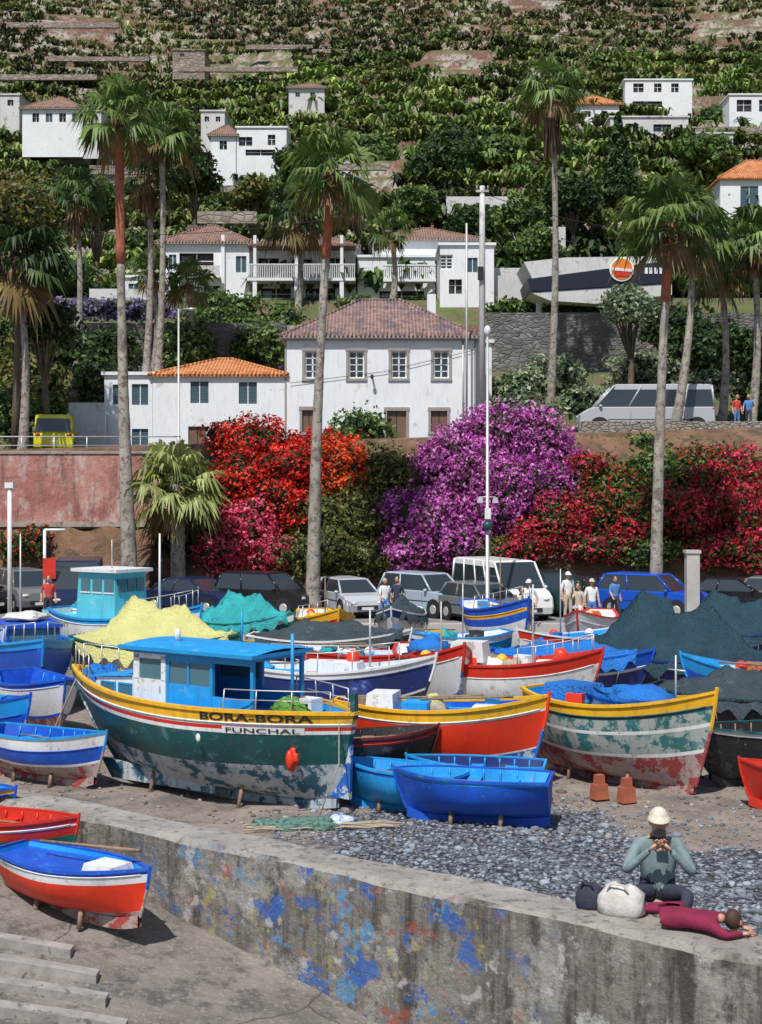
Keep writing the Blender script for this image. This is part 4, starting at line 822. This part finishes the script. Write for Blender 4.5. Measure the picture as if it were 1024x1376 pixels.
hh('hillside_house',430,470,196,214,'flat',[(450,204,12,7,'void')],OFFW); hh('hillside_house',0,26,128,150,'flat',[(14,138,8,8,'void')],OFFW)
for u0,u1,v0,v1,d in ((-20,65,240,256,150),(600,700,264,290,135),(690,760,305,345,120),(330,440,60,66,228),(560,680,28,36,244),(60,200,76,82,216),(420,520,66,71,222),(265,345,284,300,127),(120,200,222,234,158),(430,520,219,228,158),(760,860,230,242,152),(200,330,250,258,146),(880,1060,215,228,160),(0,130,100,107,200),(560,760,95,101,205),(930,1080,170,180,170),(500,620,140,146,186),(640,760,170,177,176),(440,540,180,186,172),(700,830,60,66,224),(860,1060,70,77,218),(820,1060,30,36,240),(0,160,30,37,240),(240,400,90,96,210)):
    slab('terrace_wall',u0,u1,v0,v1,d,.6,OFFW if d in(150,135,120) else TERW)
e=empty('petrol_station_canopy'); m=MB(); d=92
PP=lambda l:[(X(u,d),Z(v,d)) for u,v in l]
CB_=paint('canopy_blue',(.006,.01,.03),.5,.1)
m.prism(PP([(704,352),(760,346),(895,344),(900,350),(715,374)]),d,d+5,OFFW); m.prism(PP([(709,375),(900,351),(903,380),(713,392)]),d-.05,d+5,CB_)
m.prism(PP([(713,393),(903,381),(903,396),(800,408),(740,404)]),d+.02,d+5,OFFW); m.obj('canopy_fascia',parent=e)
m=MB(); cx_,cz_=X(835,d),Z(362,d)
for r,c,dy in ((.8,'canopy_white',.12),(.68,'sign_orange',.16)):
    mt=paint(c,(.8,.8,.8) if 'white' in c else (.8,.2,.02),.4,.02,bs=0); m.tube([(cx_,d-.05,cz_),(cx_,d-dy-.04,cz_)],r,mt,28,False)
m.prism([(cx_-.62,cz_-.05),(cx_+.62,cz_-.15),(cx_+.4,cz_-.5),(cx_-.4,cz_-.5)],d-.24,d-.22,RED); m.prism([(cx_-.66,cz_-.08),(cx_+.66,cz_-.2),(cx_+.62,cz_-.02),(cx_-.62,cz_+.1)],d-.25,d-.24,WHT)
for k,u in enumerate((868,874,881,888)): m.box((X(u,d),d-.08,Z(364,d)),(.2,.03,.4),WHT)
m.obj('logo_disc',parent=e)
m=MB()
for u in(730,815,890): m.box((X(u,d),d+2.5,14.6),(.35,.35,6),WHITE)
m.obj('columns',parent=e)
# ---------------------------------------------------------------- poles
def lamp(name,x,y,z,h,mat=METAL,arm=1):
    m=MB(); m.tube([(x,y,z),(x,y,z+.8),(x,y,z+.82),(x,y,z+h)],[.11,.1,.075,.045],mat,10); m.box((x,y,z+.05),(.35,.35,.1),mat)
    if arm:
        for s in((-1,1) if arm==2 else (1,)): m.tube([(x,y,z+h*.985),(x+s*.35,y-.1,z+h),(x+s*.6,y-.2,z+h-.02)],.025,mat,6); m.sphere((x+s*.7,y-.2,z+h-.04),(.22,.13,.08),mat)
    return m,name
m,nm=lamp('street_lamp',X(655,52),52,0,Z(450,52),arm=0); x=X(655,52)
m.sphere((x,52,Z(450,52)+.15),(.13,.13,.2),WHT); m.tube([(x-.3,52,Z(668,52)),(x+.3,52,Z(668,52))],.03,METAL,6)
for s in(-1,1): m.box((x+s*.28,51.9,Z(672,52)),(.22,.18,.2),METAL,taper=.7)
m.sphere((x,51.9,Z(706,52)),(.18,.16,.18),TEAL); m.box((x,51.85,Z(690,52)),(.22,.15,.4),WHT); m.obj(nm)
m,nm=lamp('street_lamp',X(240,74),74,7,Z(415,74)-7); m.obj(nm)
m=MB(); x=X(648,76.5); zt_=Z(250,76.5); m.tube([(x,76.5,7.6),(x,76.5,zt_-3),(x,76.5,zt_)],[.2,.16,.14],OFFW,10)
m.box((x,76.4,zt_-.3),(.7,.1,.1),OFFW); [m.tube([(x+s*.3,76.4,zt_-.25),(x+s*.3,76.4,zt_)],.04,STRIM,6) for s in(-1,1)]
m.box((x-.1,76.3,Z(368,76.5)),(.3,.25,.7),BLACK); m.obj('utility_pole')
m=MB(); x2=X(627,77); m.tube([(x2,77,7.6),(x2,77,Z(300,77))],.06,METAL,8); m.obj('utility_pole')
def cable(a,b,sag,name='overhead_cable'):
    m=MB(); a=Vector(a);b=Vector(b); m.tube([a+(b-a)*t-Vector((0,0,sag*4*t*(1-t))) for t in[i/12 for i in range(13)]],.02,BLACK,4); m.obj(name)
cable((x,76.4,zt_-.1),(X(-60,85),85,Z(300,85)),1.5); cable((x,76.4,zt_-.4),(X(1100,80),80,Z(290,80)),1.5)
CP=paint('concrete_pillar',(.42,.41,.39),.9,.15,2,.2)
m=MB(); x=X(930,55); m.box((x,55,1.3),(.5,.45,2.6),CP); m.box((x,55,2.65),(.6,.55,.12),CP); m.obj('concrete_pillar')
m=MB(); x=X(13,50); m.tube([(x,50,0),(x,50,Z(650,50))],.08,WHT,8); m.box((x,50,Z(652,50)),(.3,.25,.2),WHT); m.obj('flag_mast')
m=MB(); x=X(60,55); m.tube([(x,55,0),(x,55,Z(712,55))],.06,WHT,8); m.tube([(x,55,Z(712,55)),(x+.8,55,Z(712,55))],.05,WHT,8); m.box((x+.2,54.95,2),(.5,.06,.8),RED); m.obj('traffic_sign')
m=MB(); m.box((0,50.5,.1),(60,.6,.35),paint('kerb_concrete',(.4,.38,.36),.9,.1)); m.obj('promenade_kerb')
# ---------------------------------------------------------------- palms
def gz(x,y): return float(terr(x,y))
d=60; palm('fan_palm',(X(176,d),d,0),(X(160,d),d,Z(155,d)),.42,.17,2.2,36,redfrom=.72,bend=-.1,skirt=.7,emin=-65)
d=57; palm('fan_palm',(X(420,d),d,0),(X(446,d),d,Z(228,d)),.33,.16,2.2,38,redfrom=.8,bend=-.15,skirt=.8,emin=-65)
d=57; palm('fan_palm',(X(881,d),d,0),(X(900,d),d,Z(300,d)),.3,.17,2.6,40,redfrom=.82,bend=-.1,skirt=.8,emin=-60)
DP=[(.03,.06,.018),(.05,.095,.025),(.09,.14,.04)]
for u0,v0,u1,v1,d,R_,nl,sk in ((205,490,217,180,82,2.8,34,1.6),(100,500,102,262,86,2.4,32,2.4),(738,515,741,118,82,2.5,26,3.6),(905,600,930,310,70,2.6,38,1.2),(1008,600,1012,330,72,2.6,34,1.4),(400,420,397,290,98,2.8,30,2.4),(527,420,523,310,99,2.1,30,.6),(30,600,22,345,71,3.0,34,2.6),(190,490,200,235,84,2.4,26,2.4),(968,560,968,365,74,2.2,30,.8),(250,420,252,380,88,2,28,.4),(205,470,205,365,88,1.9,28,.4),(560,420,470,270,118,2.6,28,1)):
    palm('fan_palm',(X(u0,d),d,gz(X(u0,d),d)-.3),(X(u1,d),d,Z(v1,d)),.3,.16,R_,nl,skirt=sk,pal=DP if u0 in(100,30,400,190) else None)
d=63; palm('small_fan_palm',(X(240,d),d,0),(X(243,d),61.8,Z(650,d)),.35,.3,2.5,50,pal=[(.12,.17,.04),(.22,.28,.07),(.34,.38,.14)],skirt=1.2,bend=0,emin=-65)
# ---------------------------------------------------------------- bougainvillea
def bl(u,v,d,ru,rv,pi=0,ry=None): return (X(u,d),d,Z(v,d),ru/F*d,ry or min(ru,rv)/F*d*.9,rv/F*d,pi)
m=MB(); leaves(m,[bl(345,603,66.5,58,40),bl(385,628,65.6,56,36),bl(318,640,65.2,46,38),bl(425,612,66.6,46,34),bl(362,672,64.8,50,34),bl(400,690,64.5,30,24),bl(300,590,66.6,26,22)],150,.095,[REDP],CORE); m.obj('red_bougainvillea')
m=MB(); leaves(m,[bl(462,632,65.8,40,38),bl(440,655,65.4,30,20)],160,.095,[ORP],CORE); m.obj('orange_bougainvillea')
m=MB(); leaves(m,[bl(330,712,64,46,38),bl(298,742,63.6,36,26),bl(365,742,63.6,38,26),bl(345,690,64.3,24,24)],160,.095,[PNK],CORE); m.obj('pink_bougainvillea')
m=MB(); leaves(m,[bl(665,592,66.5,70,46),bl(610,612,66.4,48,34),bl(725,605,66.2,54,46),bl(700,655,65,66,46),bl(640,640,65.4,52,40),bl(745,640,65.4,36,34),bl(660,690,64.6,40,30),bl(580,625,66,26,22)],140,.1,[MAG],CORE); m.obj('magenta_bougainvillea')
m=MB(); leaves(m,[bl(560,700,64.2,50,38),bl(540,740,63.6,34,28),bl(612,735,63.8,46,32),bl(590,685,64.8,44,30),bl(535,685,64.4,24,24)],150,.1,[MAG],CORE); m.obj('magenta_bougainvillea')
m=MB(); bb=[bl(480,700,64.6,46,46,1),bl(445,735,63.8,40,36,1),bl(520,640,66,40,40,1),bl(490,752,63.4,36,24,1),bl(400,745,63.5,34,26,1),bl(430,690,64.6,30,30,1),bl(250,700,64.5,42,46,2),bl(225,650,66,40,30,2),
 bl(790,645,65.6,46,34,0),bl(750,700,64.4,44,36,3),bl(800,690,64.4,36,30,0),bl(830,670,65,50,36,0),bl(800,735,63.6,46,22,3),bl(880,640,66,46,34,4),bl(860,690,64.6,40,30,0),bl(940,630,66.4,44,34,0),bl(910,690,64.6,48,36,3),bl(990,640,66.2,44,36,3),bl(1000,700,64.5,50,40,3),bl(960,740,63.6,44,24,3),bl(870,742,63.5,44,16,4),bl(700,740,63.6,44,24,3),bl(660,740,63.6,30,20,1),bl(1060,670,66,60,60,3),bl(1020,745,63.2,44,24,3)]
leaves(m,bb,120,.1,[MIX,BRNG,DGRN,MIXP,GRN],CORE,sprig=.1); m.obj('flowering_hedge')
m=MB(); leaves(m,[bl(790,625,65,26,20),bl(775,690,63.8,26,30),bl(720,722,63.4,36,24),bl(845,715,63.7,30,20),bl(930,690,63.8,36,30),bl(1000,680,63.8,36,34),bl(960,640,65,30,20),bl(1010,640,65,24,22),bl(960,740,63.2,30,16),bl(1010,730,63,30,20)],80,.1,[[(.55,.03,.05),(.4,.02,.03),(.66,.05,.1),(.06,.09,.02)]],None); m.obj('red_bougainvillea')
m=MB(); leaves(m,[bl(20,735,62.6,30,20),bl(45,720,63,24,14)],80,.1,[MIX],CORE); m.obj('flowering_shrub')
m=MB(); leaves(m,[bl(485,585,74,42,32),bl(455,600,72,30,22),bl(865,605,67.8,30,22),bl(930,605,68,34,18),bl(10,560,74,46,34),bl(70,560,78,20,20)],60,.14,[GRN],CORE); m.obj('green_shrubs')
m=MB(); leaves(m,[bl(62,548,77,26,20)],100,.12,[YGRN],CORE); m.obj('round_shrub')
m=MB(); leaves(m,[bl(700,520,84,40,20),bl(745,505,86,40,26),bl(790,540,80,42,22),bl(700,550,78,40,22),bl(840,560,78,36,16),bl(950,515,78,36,18),bl(1000,510,80,30,18),bl(870,500,86,50,26),bl(960,470,86,56,40,1),bl(1030,520,80,40,50,1),bl(900,440,88,50,30,1)],45,.17,[PALE,DGRN],CORE); m.obj('oleander_shrubs')
m=MB(); leaves(m,[bl(290,445,92,56,32),bl(345,465,90,42,28),bl(255,470,88,40,34),bl(380,440,96,30,26),bl(300,412,96,50,20),bl(420,415,100,40,16,1),bl(480,412,98,30,14),bl(150,470,86,40,30,1),bl(60,470,84,60,40,1),bl(0,470,84,50,50,2),bl(130,520,80,30,40,1),bl(40,520,80,50,40,2),bl(560,410,100,40,12,1),bl(690,415,96,40,12),bl(780,418,94,50,10,1)],45,.18,[GRN,DGRN,OLIV],CORE); m.obj('garden_shrubs')
m=MB(); leaves(m,[bl(125,415,92,80,14),bl(40,412,92,60,12),bl(190,420,92,50,12)],60,.14,[PURP],CORE); m.obj('purple_flowers')
for u,v0,v1,d,ru,pal in ((20,600,250,72,75,OLIV),(60,600,400,74,50,DGRN),(600,330,190,150,50,DGRN),(700,350,270,116,40,GRN),(845,510,385,82,42,PALE),(1000,560,440,80,44,DGRN),(560,320,250,130,36,GRN),(640,360,285,125,46,DGRN),(130,330,240,125,50,GRN),(260,330,210,140,40,DGRN),(770,330,240,125,44,DGRN),(900,350,255,110,60,DGRN),(480,330,250,125,36,GRN),(340,310,240,132,34,OLIV),(20,330,230,120,60,OLIV),(720,370,310,105,44,GRN),(950,270,185,150,50,GRN),(690,245,180,165,40,GRN),(500,240,185,165,40,GRN),(410,260,200,150,44,DGRN)):
    x=X(u,d); g=min(gz(x,d),Z(v0,d)); zt_=Z(v1,d); tree('broadleaf_tree',x,d,g,zt_-g,ru/F*d,pal,n=13,trunk=.2,size=.17*d/90,dens=34*(90/d)**1.2,squash=.85)
for u,v1,d,w in ((832,160,140,22),(610,170,165,26),(1000,300,120,20)):
    x=X(u,d); g=gz(x,d); zt_=Z(v1,d); m=MB(); m.tube([(x,d,g),(x,d,zt_)],[.35,.08],TRUNK,8); h=zt_-g
    leaves(m,[(x+random.uniform(-.2,.2),d,g+h*(.18+.11*k),w/F*d*(1.1-.13*k),w/F*d*(1.1-.13*k),h*.09) for k in range(8)],30,.32,[DGRN],None,1.1); m.obj('conifer_tree')
# ---------------------------------------------------------------- banana plantation
def bananas(name,n,yr,pals,hs=(2.0,3.4),fmax=.66):
    px=[];py=[]
    while len(px)<n:
        y=RNG.uniform(*yr); x=RNG.uniform(-.34,.34)*y; f=terrw(x,y)
        if f>fmax: continue
        g=math.sin(x/14+y/9)+math.sin(x/6-y/21)
        if g<-1.3: continue
        px.append(x);py.append(y)
    px=np.array(px);py=np.array(py);pz=terr(px,py); nl=8
    V=[];C=[];pal=np.array(pals); H=RNG.uniform(*hs,n); base=pal[RNG.integers(0,len(pal),n)]*RNG.uniform(.7,1.25,n)[:,None]
    patch=(.85+.3*np.sin(px/9+py/13)+.2*np.sin(px/3.7+py/5))[:,None]; base=base*patch
    for k in range(nl):
        az=k*2.4+RNG.uniform(0,6.28,n); o=np.stack([np.cos(az),np.sin(az),0*az],1); s=np.stack([-np.sin(az),np.cos(az),0*az],1)
        P=np.stack([px,py,pz],1); up=np.array([0,0,1.])
        rr=(H*RNG.uniform(.3,.55,n))[:,None]; h=H[:,None]
        a=P+up*h*.35; b=P+o*rr*.7+up*h*RNG.uniform(.75,1.05,n)[:,None]; c=P+o*rr*1.5+up*h*RNG.uniform(.45,.9,n)[:,None]; w=.22
        V.append(np.stack([a+s*.06,a-s*.06,b-s*w,b+s*w,c+s*.05,c-s*.05],1)); cc=base*RNG.uniform(.55,1.4,n)[:,None]; C.append(np.repeat(cc[:,None],6,1))
    V=np.stack(V,1).reshape(-1,3); C=np.stack(C,1).reshape(-1,3); m_=len(V)//6; i=np.arange(m_)[:,None]*6
    Fc=np.concatenate([i+np.array([[0,1,2,3]]),i+np.array([[3,2,5,4]])]); mb=MB(); mb.add(V,Fc,LEAF,False,col=C); mb.obj(name)
bananas('banana_plantation',7500,(119,215),[(.14,.22,.05),(.21,.3,.07),(.3,.38,.11),(.1,.15,.04)],(1.3,2.5))
bananas('banana_plantation',8500,(210,330),[(.14,.18,.07),(.2,.25,.09),(.27,.31,.12),(.24,.2,.11)],(1.0,2.0))
bananas('roadside_vegetation',1200,(104,121),[(.05,.1,.03),(.1,.16,.04),(.06,.11,.03)],fmax=1)
m=MB(); B=[]
for i in range(210):
    y=random.uniform(122,290); x=random.uniform(-.32,.32)*y; r=random.uniform(.7,2.0); B.append((x,y,gz(x,y)+r*.4,r*1.2,r,r*.8,random.choice((0,1,2,1))))
leaves(m,B,13,.3,[DGRN,GRN,OLIV],CORE); m.obj('hillside_shrubs')
# ---------------------------------------------------------------- people
SKIN=paint('skin',(.5,.28,.19),.55,.06,bs=0); HAIRB=paint('brown_hair',(.05,.025,.015),.7,.3); HAIRG=paint('grey_hair',(.35,.33,.31),.7,.2)
def cloth(n,c): return paint('cloth_'+n,c,.85,.2,6,0,bs=.5,bd=.02)
def skinmesh(J,E,Rr,em):
    names=list(J); me=bpy.data.meshes.new('sk'); idx={n:i for i,n in enumerate(names)}
    me.from_pydata([J[n] for n in names],[(idx[a],idx[b]) for a,b in E],[]); o=bpy.data.objects.new('sk',me); scene.collection.objects.link(o)
    md=o.modifiers.new('s','SKIN'); md.use_smooth_shade=True
    for n in names: 
        r=Rr[n]; me.skin_vertices[0].data[idx[n]].radius=r if isinstance(r,tuple) else (r,r)
    me.skin_vertices[0].data[0].use_root=True
    s=o.modifiers.new('ss','SUBSURF'); s.levels=2; s.render_levels=2
    dg=bpy.context.evaluated_depsgraph_get(); m=o.evaluated_get(dg).to_mesh(); co=[v.co.copy() for v in m.vertices]; fs=[tuple(p.vertices) for p in m.polygons]; bpy.data.objects.remove(o)
    mats=[]
    segs=[(Vector(J[a]),Vector(J[b]),em[(a,b)]) for a,b in E]
    for f in fs:
        c=sum((co[i] for i in f),Vector())/len(f); best=None
        for a,b,mt in segs:
            ab=b-a; t=max(0,min(1,(c-a).dot(ab)/max(ab.length_squared,1e-9))); dd=(c-(a+ab*t)).length
            if best is None or dd<best[0]: best=(dd,mt)
        mats.append(best[1])
    return [tuple(c) for c in co],fs,mats
def hand(mb,w,d,side,curl=.4,nrm=(0,-1,0),mat=None):
    w=Vector(w); d=Vector(d).normalized(); nrm=Vector(nrm); s=d.cross(nrm).normalized()*side; n_=s.cross(d).normalized()*side
    mat=mat or SKIN; mb.tube([w-d*.01,w+d*.03,w+d*.085],[.024,.04,.036],mat,8,flat=.45)
    for k,(o,l) in enumerate(((-.028,.07),(-.009,.08),(.01,.075),(.028,.058))):
        b=w+d*.08+s*o; p1=b+d*l*.5*math.cos(curl*.5)+n_*l*.5*math.sin(curl*.5); p2=p1+d*l*.5*math.cos(curl*1.4)+n_*l*.5*math.sin(curl*1.4)
        mb.tube([b,p1,p2],[.0095,.009,.006],mat,6)
    b=w+d*.03-s*.03; mb.tube([b,b+d*.03-s*.025,b+d*.06-s*.03+n_*.01],[.012,.011,.008],mat,6)
def head(mb,c,face,hair,cap=None,long=False,M=None):
    T=(M or Matrix())@Matrix.Translation(c)@Matrix.Rotation(face,4,'Z')
    def fn(p):
        x,y,z=p
        if z<0: x*=1-.28*z*z; y=y*(1-.12*z*z)
        if y<0: y*=.94
        return [x,y,z]
    mb.sphere((0,0,0),(.076,.096,.118),SKIN,16,12,M=T,fn=fn)
    mb.tube([(0,-.088,.02),(0,-.112,-.022),(0,-.09,-.032)],[.008,.016,.01],SKIN,8,M=T)
    for s in(-1,1):
        mb.sphere((s*.03,-.084,.018),(.013,.01,.007),WHT,8,6,M=T); mb.sphere((s*.03,-.092,.018),(.006,.004,.006),BLACK,6,5,M=T)
        mb.tube([(s*.016,-.092,.038),(s*.045,-.082,.038)],.004,HAIRB,5,M=T); mb.sphere((s*.078,.005,-.005),(.012,.02,.032),SKIN,8,6,M=T)
    mb.tube([(-.022,-.083,-.058),(0,-.091,-.06),(.022,-.083,-.058)],.005,paint('lips',(.4,.12,.1),.5,.05,bs=0),5,M=T)
    mb.sphere((0,.012,.018),(.085,.1,.115),hair,14,10,M=T@Matrix.Rotation(-.35,4,'X'),vmin=1.75 if not long else 2.2)
    if cap:
        mb.sphere((0,.008,.03),(.09,.108,.1),cap,16,10,M=T,vmin=1.5)
        V=[];n=9
        for i in range(n+1):
            a=math.pi*(1.0+i/n); V+=[(.09*math.cos(a),.008+.1*math.sin(a),.04),(.1*math.cos(a),.0+.185*math.sin(a),.022),(.09*math.cos(a),.008+.1*math.sin(a),.03),(.1*math.cos(a),.185*math.sin(a),.014)]
        mb.add(V,[(4*i,4*i+1,4*i+5,4*i+4) for i in range(n)]+[(4*i+3,4*i+2,4*i+6,4*i+7) for i in range(n)]+[(4*i+1,4*i+3,4*i+7,4*i+5) for i in range(n)],cap,True,M=T)
BR={'pelvis':(.15,.11),'belly':(.135,.1),'chest':(.16,.115),'neck':.055,'hb':.05}
def person(name,loc,rz,shirt,pants,hair=HAIRB,cap=None,scale=1,over=None,short=True,long=False,face=0,legs=None,extra=None):
    J={'pelvis':(0,0,.95),'belly':(0,0,1.12),'chest':(0,0,1.3),'neck':(0,.01,1.46),'hb':(0,0,1.54)}
    for s,n in((1,'l'),(-1,'r')): J.update({'sh'+n:(.17*s,0,1.4),'el'+n:(.24*s,.03,1.13),'wr'+n:(.25*s,-.08,.9),'hi'+n:(.09*s,0,.88),'kn'+n:(.1*s,-.02,.5),'an'+n:(.11*s,.03,.09),'to'+n:(.12*s,-.13,.04)})
    if over: J.update(over)
    Rr=dict(BR); E=[('pelvis','belly'),('belly','chest'),('chest','neck'),('neck','hb')]; em={E[0]:shirt,E[1]:shirt,E[2]:shirt,E[3]:SKIN}
    shoe=cloth('shoe',(.1,.09,.08))
    for n in'lr':
        Rr.update({'sh'+n:.068,'el'+n:.046,'wr'+n:.03,'hi'+n:.095,'kn'+n:.062,'an'+n:.042,'to'+n:.036})
        for a,b,mt in(('chest','sh'+n,shirt),('sh'+n,'el'+n,shirt),('el'+n,'wr'+n,SKIN if short else shirt),('pelvis','hi'+n,pants),('hi'+n,'kn'+n,pants),('kn'+n,'an'+n,legs or pants),('an'+n,'to'+n,shoe)): E.append((a,b)); em[(a,b)]=mt
    V,Fc,M_=skinmesh(J,E,Rr,em); mb=MB(); mb.add(V,Fc,M_,True)
    for n,s in(('l',1),('r',-1)): w=Vector(J['wr'+n]); hand(mb,w,w-Vector(J['el'+n]),s,nrm=(0,-1,0) if abs((w-Vector(J['el'+n])).normalized().y)<.8 else (0,0,1))
    hb=Vector(J['hb']); nd=(hb-Vector(J['neck'])).normalized(); head(mb,hb+nd*.09+Vector((0,-.015,0)),face,hair,cap,long)
    if extra: extra(mb)
    return mb.obj(name,loc=loc,rz=rz,scale=scale)
cw=cloth('white',(.72,.72,.72)); cd=cloth('dark',(.03,.035,.06)); cbg=cloth('beige',(.5,.43,.33)); cr=cloth('red',(.5,.05,.04)); cbl=cloth('blue',(.08,.2,.45)); cgr=cloth('greygreen',(.17,.24,.25)); cmr=cloth('maroon',(.2,.01,.045))
walk={'knl':(.1,-.2,.52),'anl':(.11,-.22,.1),'tol':(.11,-.38,.06),'knr':(-.1,.02,.5),'anr':(-.1,.25,.13),'tor':(-.1,.12,.04),'ell':(.25,.1,1.15),'wrl':(.25,.0,.93),'elr':(-.25,-.08,1.15),'wrr':(-.25,-.26,.98)}
phone={'elr':(-.24,-.12,1.17),'wrr':(-.08,-.3,1.36)}
for u,d,rz,sh,pa,ov,h,cp,sc in ((65,53,.3,cr,cd,None,HAIRB,None,1.05),(517,53,.5,cw,cbl,walk,HAIRG,None,1),(534,53.3,-.4,cd,cd,None,HAIRB,None,1.02),(711,50,-.5,cw,cw,walk,HAIRB,cw,1.08),(763,50.5,.4,cw,cbg,None,HAIRG,cw,1.06),(778,50,-.9,cbg,cw,phone,HAIRB,None,1.0),(795,51,.2,cw,cbl,None,HAIRG,cbg,1.06),(700,48.5,1.2,cbg,cd,walk,HAIRB,None,.98),(990,70.5,.3,cr,cbl,None,HAIRB,None,1.0),(1006,70.7,-.3,cbl,cd,walk,HAIRG,None,1.0),(826,54,.4,cbl,cd,walk,HAIRB,None,1.0)):
    x=X(u,d); z=0 if d<60 else gz(x,d); z=z if abs(d-50.5)>.31 else .275; person('pedestrian',(x,d,z),rz,sh,pa,h,cp,sc,ov)
px,py=2.98,15.2; pz=gz(px,py)
ov={'pelvis':(0,.06,.3),'belly':(0,.03,.46),'chest':(0,-.0,.63),'neck':(0,-.02,.78),'hb':(0,-.04,.85),
 'shl':(.18,-.01,.71),'shr':(-.18,-.01,.71),'ell':(.29,-.17,.5),'elr':(-.3,-.15,.5),'wrl':(.09,-.24,.72),'wrr':(-.09,-.24,.72),
 'hil':(.1,.02,.28),'hir':(-.1,.02,.28),'knl':(.24,-.34,.36),'knr':(-.24,-.34,.36),'anl':(.12,-.42,.06),'anr':(-.12,-.42,.06),'tol':(.13,-.56,.04),'tor':(-.13,-.56,.04)}
person('seated_woman',(px,py,pz),-.12,cgr,cd,HAIRG,cloth('cap_cream',(.55,.52,.42)),1.2,ov,short=False,extra=lambda mb:mb.box((0,-.215,.86),(.1,.03,.06),BLACK))
m=MB(); m.heap((0,0,.1),(.26,.24,.2),STONE2,4); m.obj('seat_boulder',loc=(px,py+.1,pz))
lx,ly=2.98,14.22; lz=.6
ov={'pelvis':(-.05,0,.13),'belly':(.12,.0,.13),'chest':(.28,0,.14),'neck':(.43,0,.15),'hb':(.5,-.01,.15),
 'shl':(.36,.17,.11),'shr':(.36,-.17,.11),'ell':(.56,.3,.06),'elr':(.52,-.3,.06),'wrl':(.68,.12,.05),'wrr':(.68,-.14,.05),
 'hil':(-.12,.09,.12),'hir':(-.12,-.07,.12),'knl':(.02,.42,.12),'knr':(-.02,.36,.1),'anl':(-.36,.5,.07),'anr':(-.4,.4,.06),'tol':(-.48,.54,.05),'tor':(-.52,.44,.04)}
person('lying_person',(lx,ly,lz),-.3,cmr,cmr,HAIRB,None,.95,ov,short=False,long=True,face=2.6)
def softbag(name,loc,rz,mat,w,dp,h,sq=.6):
    m=MB(); V=[];Fc=[]
    prof=[(0,.9),(.12,1.05),(.4,1.08),(.7,.98),(.9,.75),(1,.4)]
    for z,s in prof:
        for k in range(20):
            a=2*math.pi*k/20; r=1+.06*math.sin(k*2.2+z*9)+.04*math.sin(k*5+z*14); V.append((w*s*r*math.copysign(abs(math.cos(a))**sq,math.cos(a)),dp*s*r*math.copysign(abs(math.sin(a))**sq,math.sin(a)),h*z*(1+.08*math.sin(k*.9+1))))
    n=20
    for j in range(len(prof)-1):
        for k in range(n): Fc.append((j*n+k,j*n+(k+1)%n,(j+1)*n+(k+1)%n,(j+1)*n+k))
    Fc.append(tuple((len(prof)-1)*n+k for k in range(n))); m.add(V,Fc,mat,True); m.tube([(-w*.5,-dp*.8,h*.8),(-w*.3,-dp,h*1.12),(w*.3,-dp,h*1.12),(w*.5,-dp*.8,h*.8)],.01,mat,6)
    m.obj(name,loc=loc,rz=rz)
softbag('white_bag',(2.5,14.72,.6),-.5,cloth('bag',(.55,.53,.5)),.23,.13,.3); softbag('dark_bag',(2.2,14.95,.6),-.4,cd,.13,.1,.26)
# ---------------------------------------------------------------- light, world, camera
w=bpy.data.worlds.new('World'); scene.world=w; w.use_nodes=True; nt=w.node_tree; bg=nt.nodes['Background']
sk=nt.nodes.new('ShaderNodeTexSky'); sk.sky_type='NISHITA'; sk.sun_disc=False
sd=Vector((-.22,-.62,1.05)).normalized(); el=math.asin(sd.z); sk.sun_elevation=el; sk.sun_rotation=math.atan2(sd.x,sd.y)
nt.links.new(sk.outputs[0],bg.inputs[0]); bg.inputs[1].default_value=.09
L=bpy.data.lights.new('sun','SUN'); L.energy=4.8; L.angle=math.radians(.6); L.color=(1,.96,.9); lo=bpy.data.objects.new('sun',L); scene.collection.objects.link(lo)
lo.rotation_euler=sd.to_track_quat('Z','Y').to_euler()
cam=bpy.data.cameras.new('camera'); co=bpy.data.objects.new('camera',cam); scene.collection.objects.link(co); co.location=(0,0,CH); co.rotation_euler=(math.pi/2,0,0)
cam.sensor_fit='VERTICAL'; cam.sensor_height=24; cam.lens=F/1376*24; cam.shift_y=-28/1376; cam.clip_end=3000; cam.clip_start=.1; scene.camera=co
scene.view_settings.view_transform='Standard'; scene.view_settings.look='None'; scene.view_settings.exposure=0
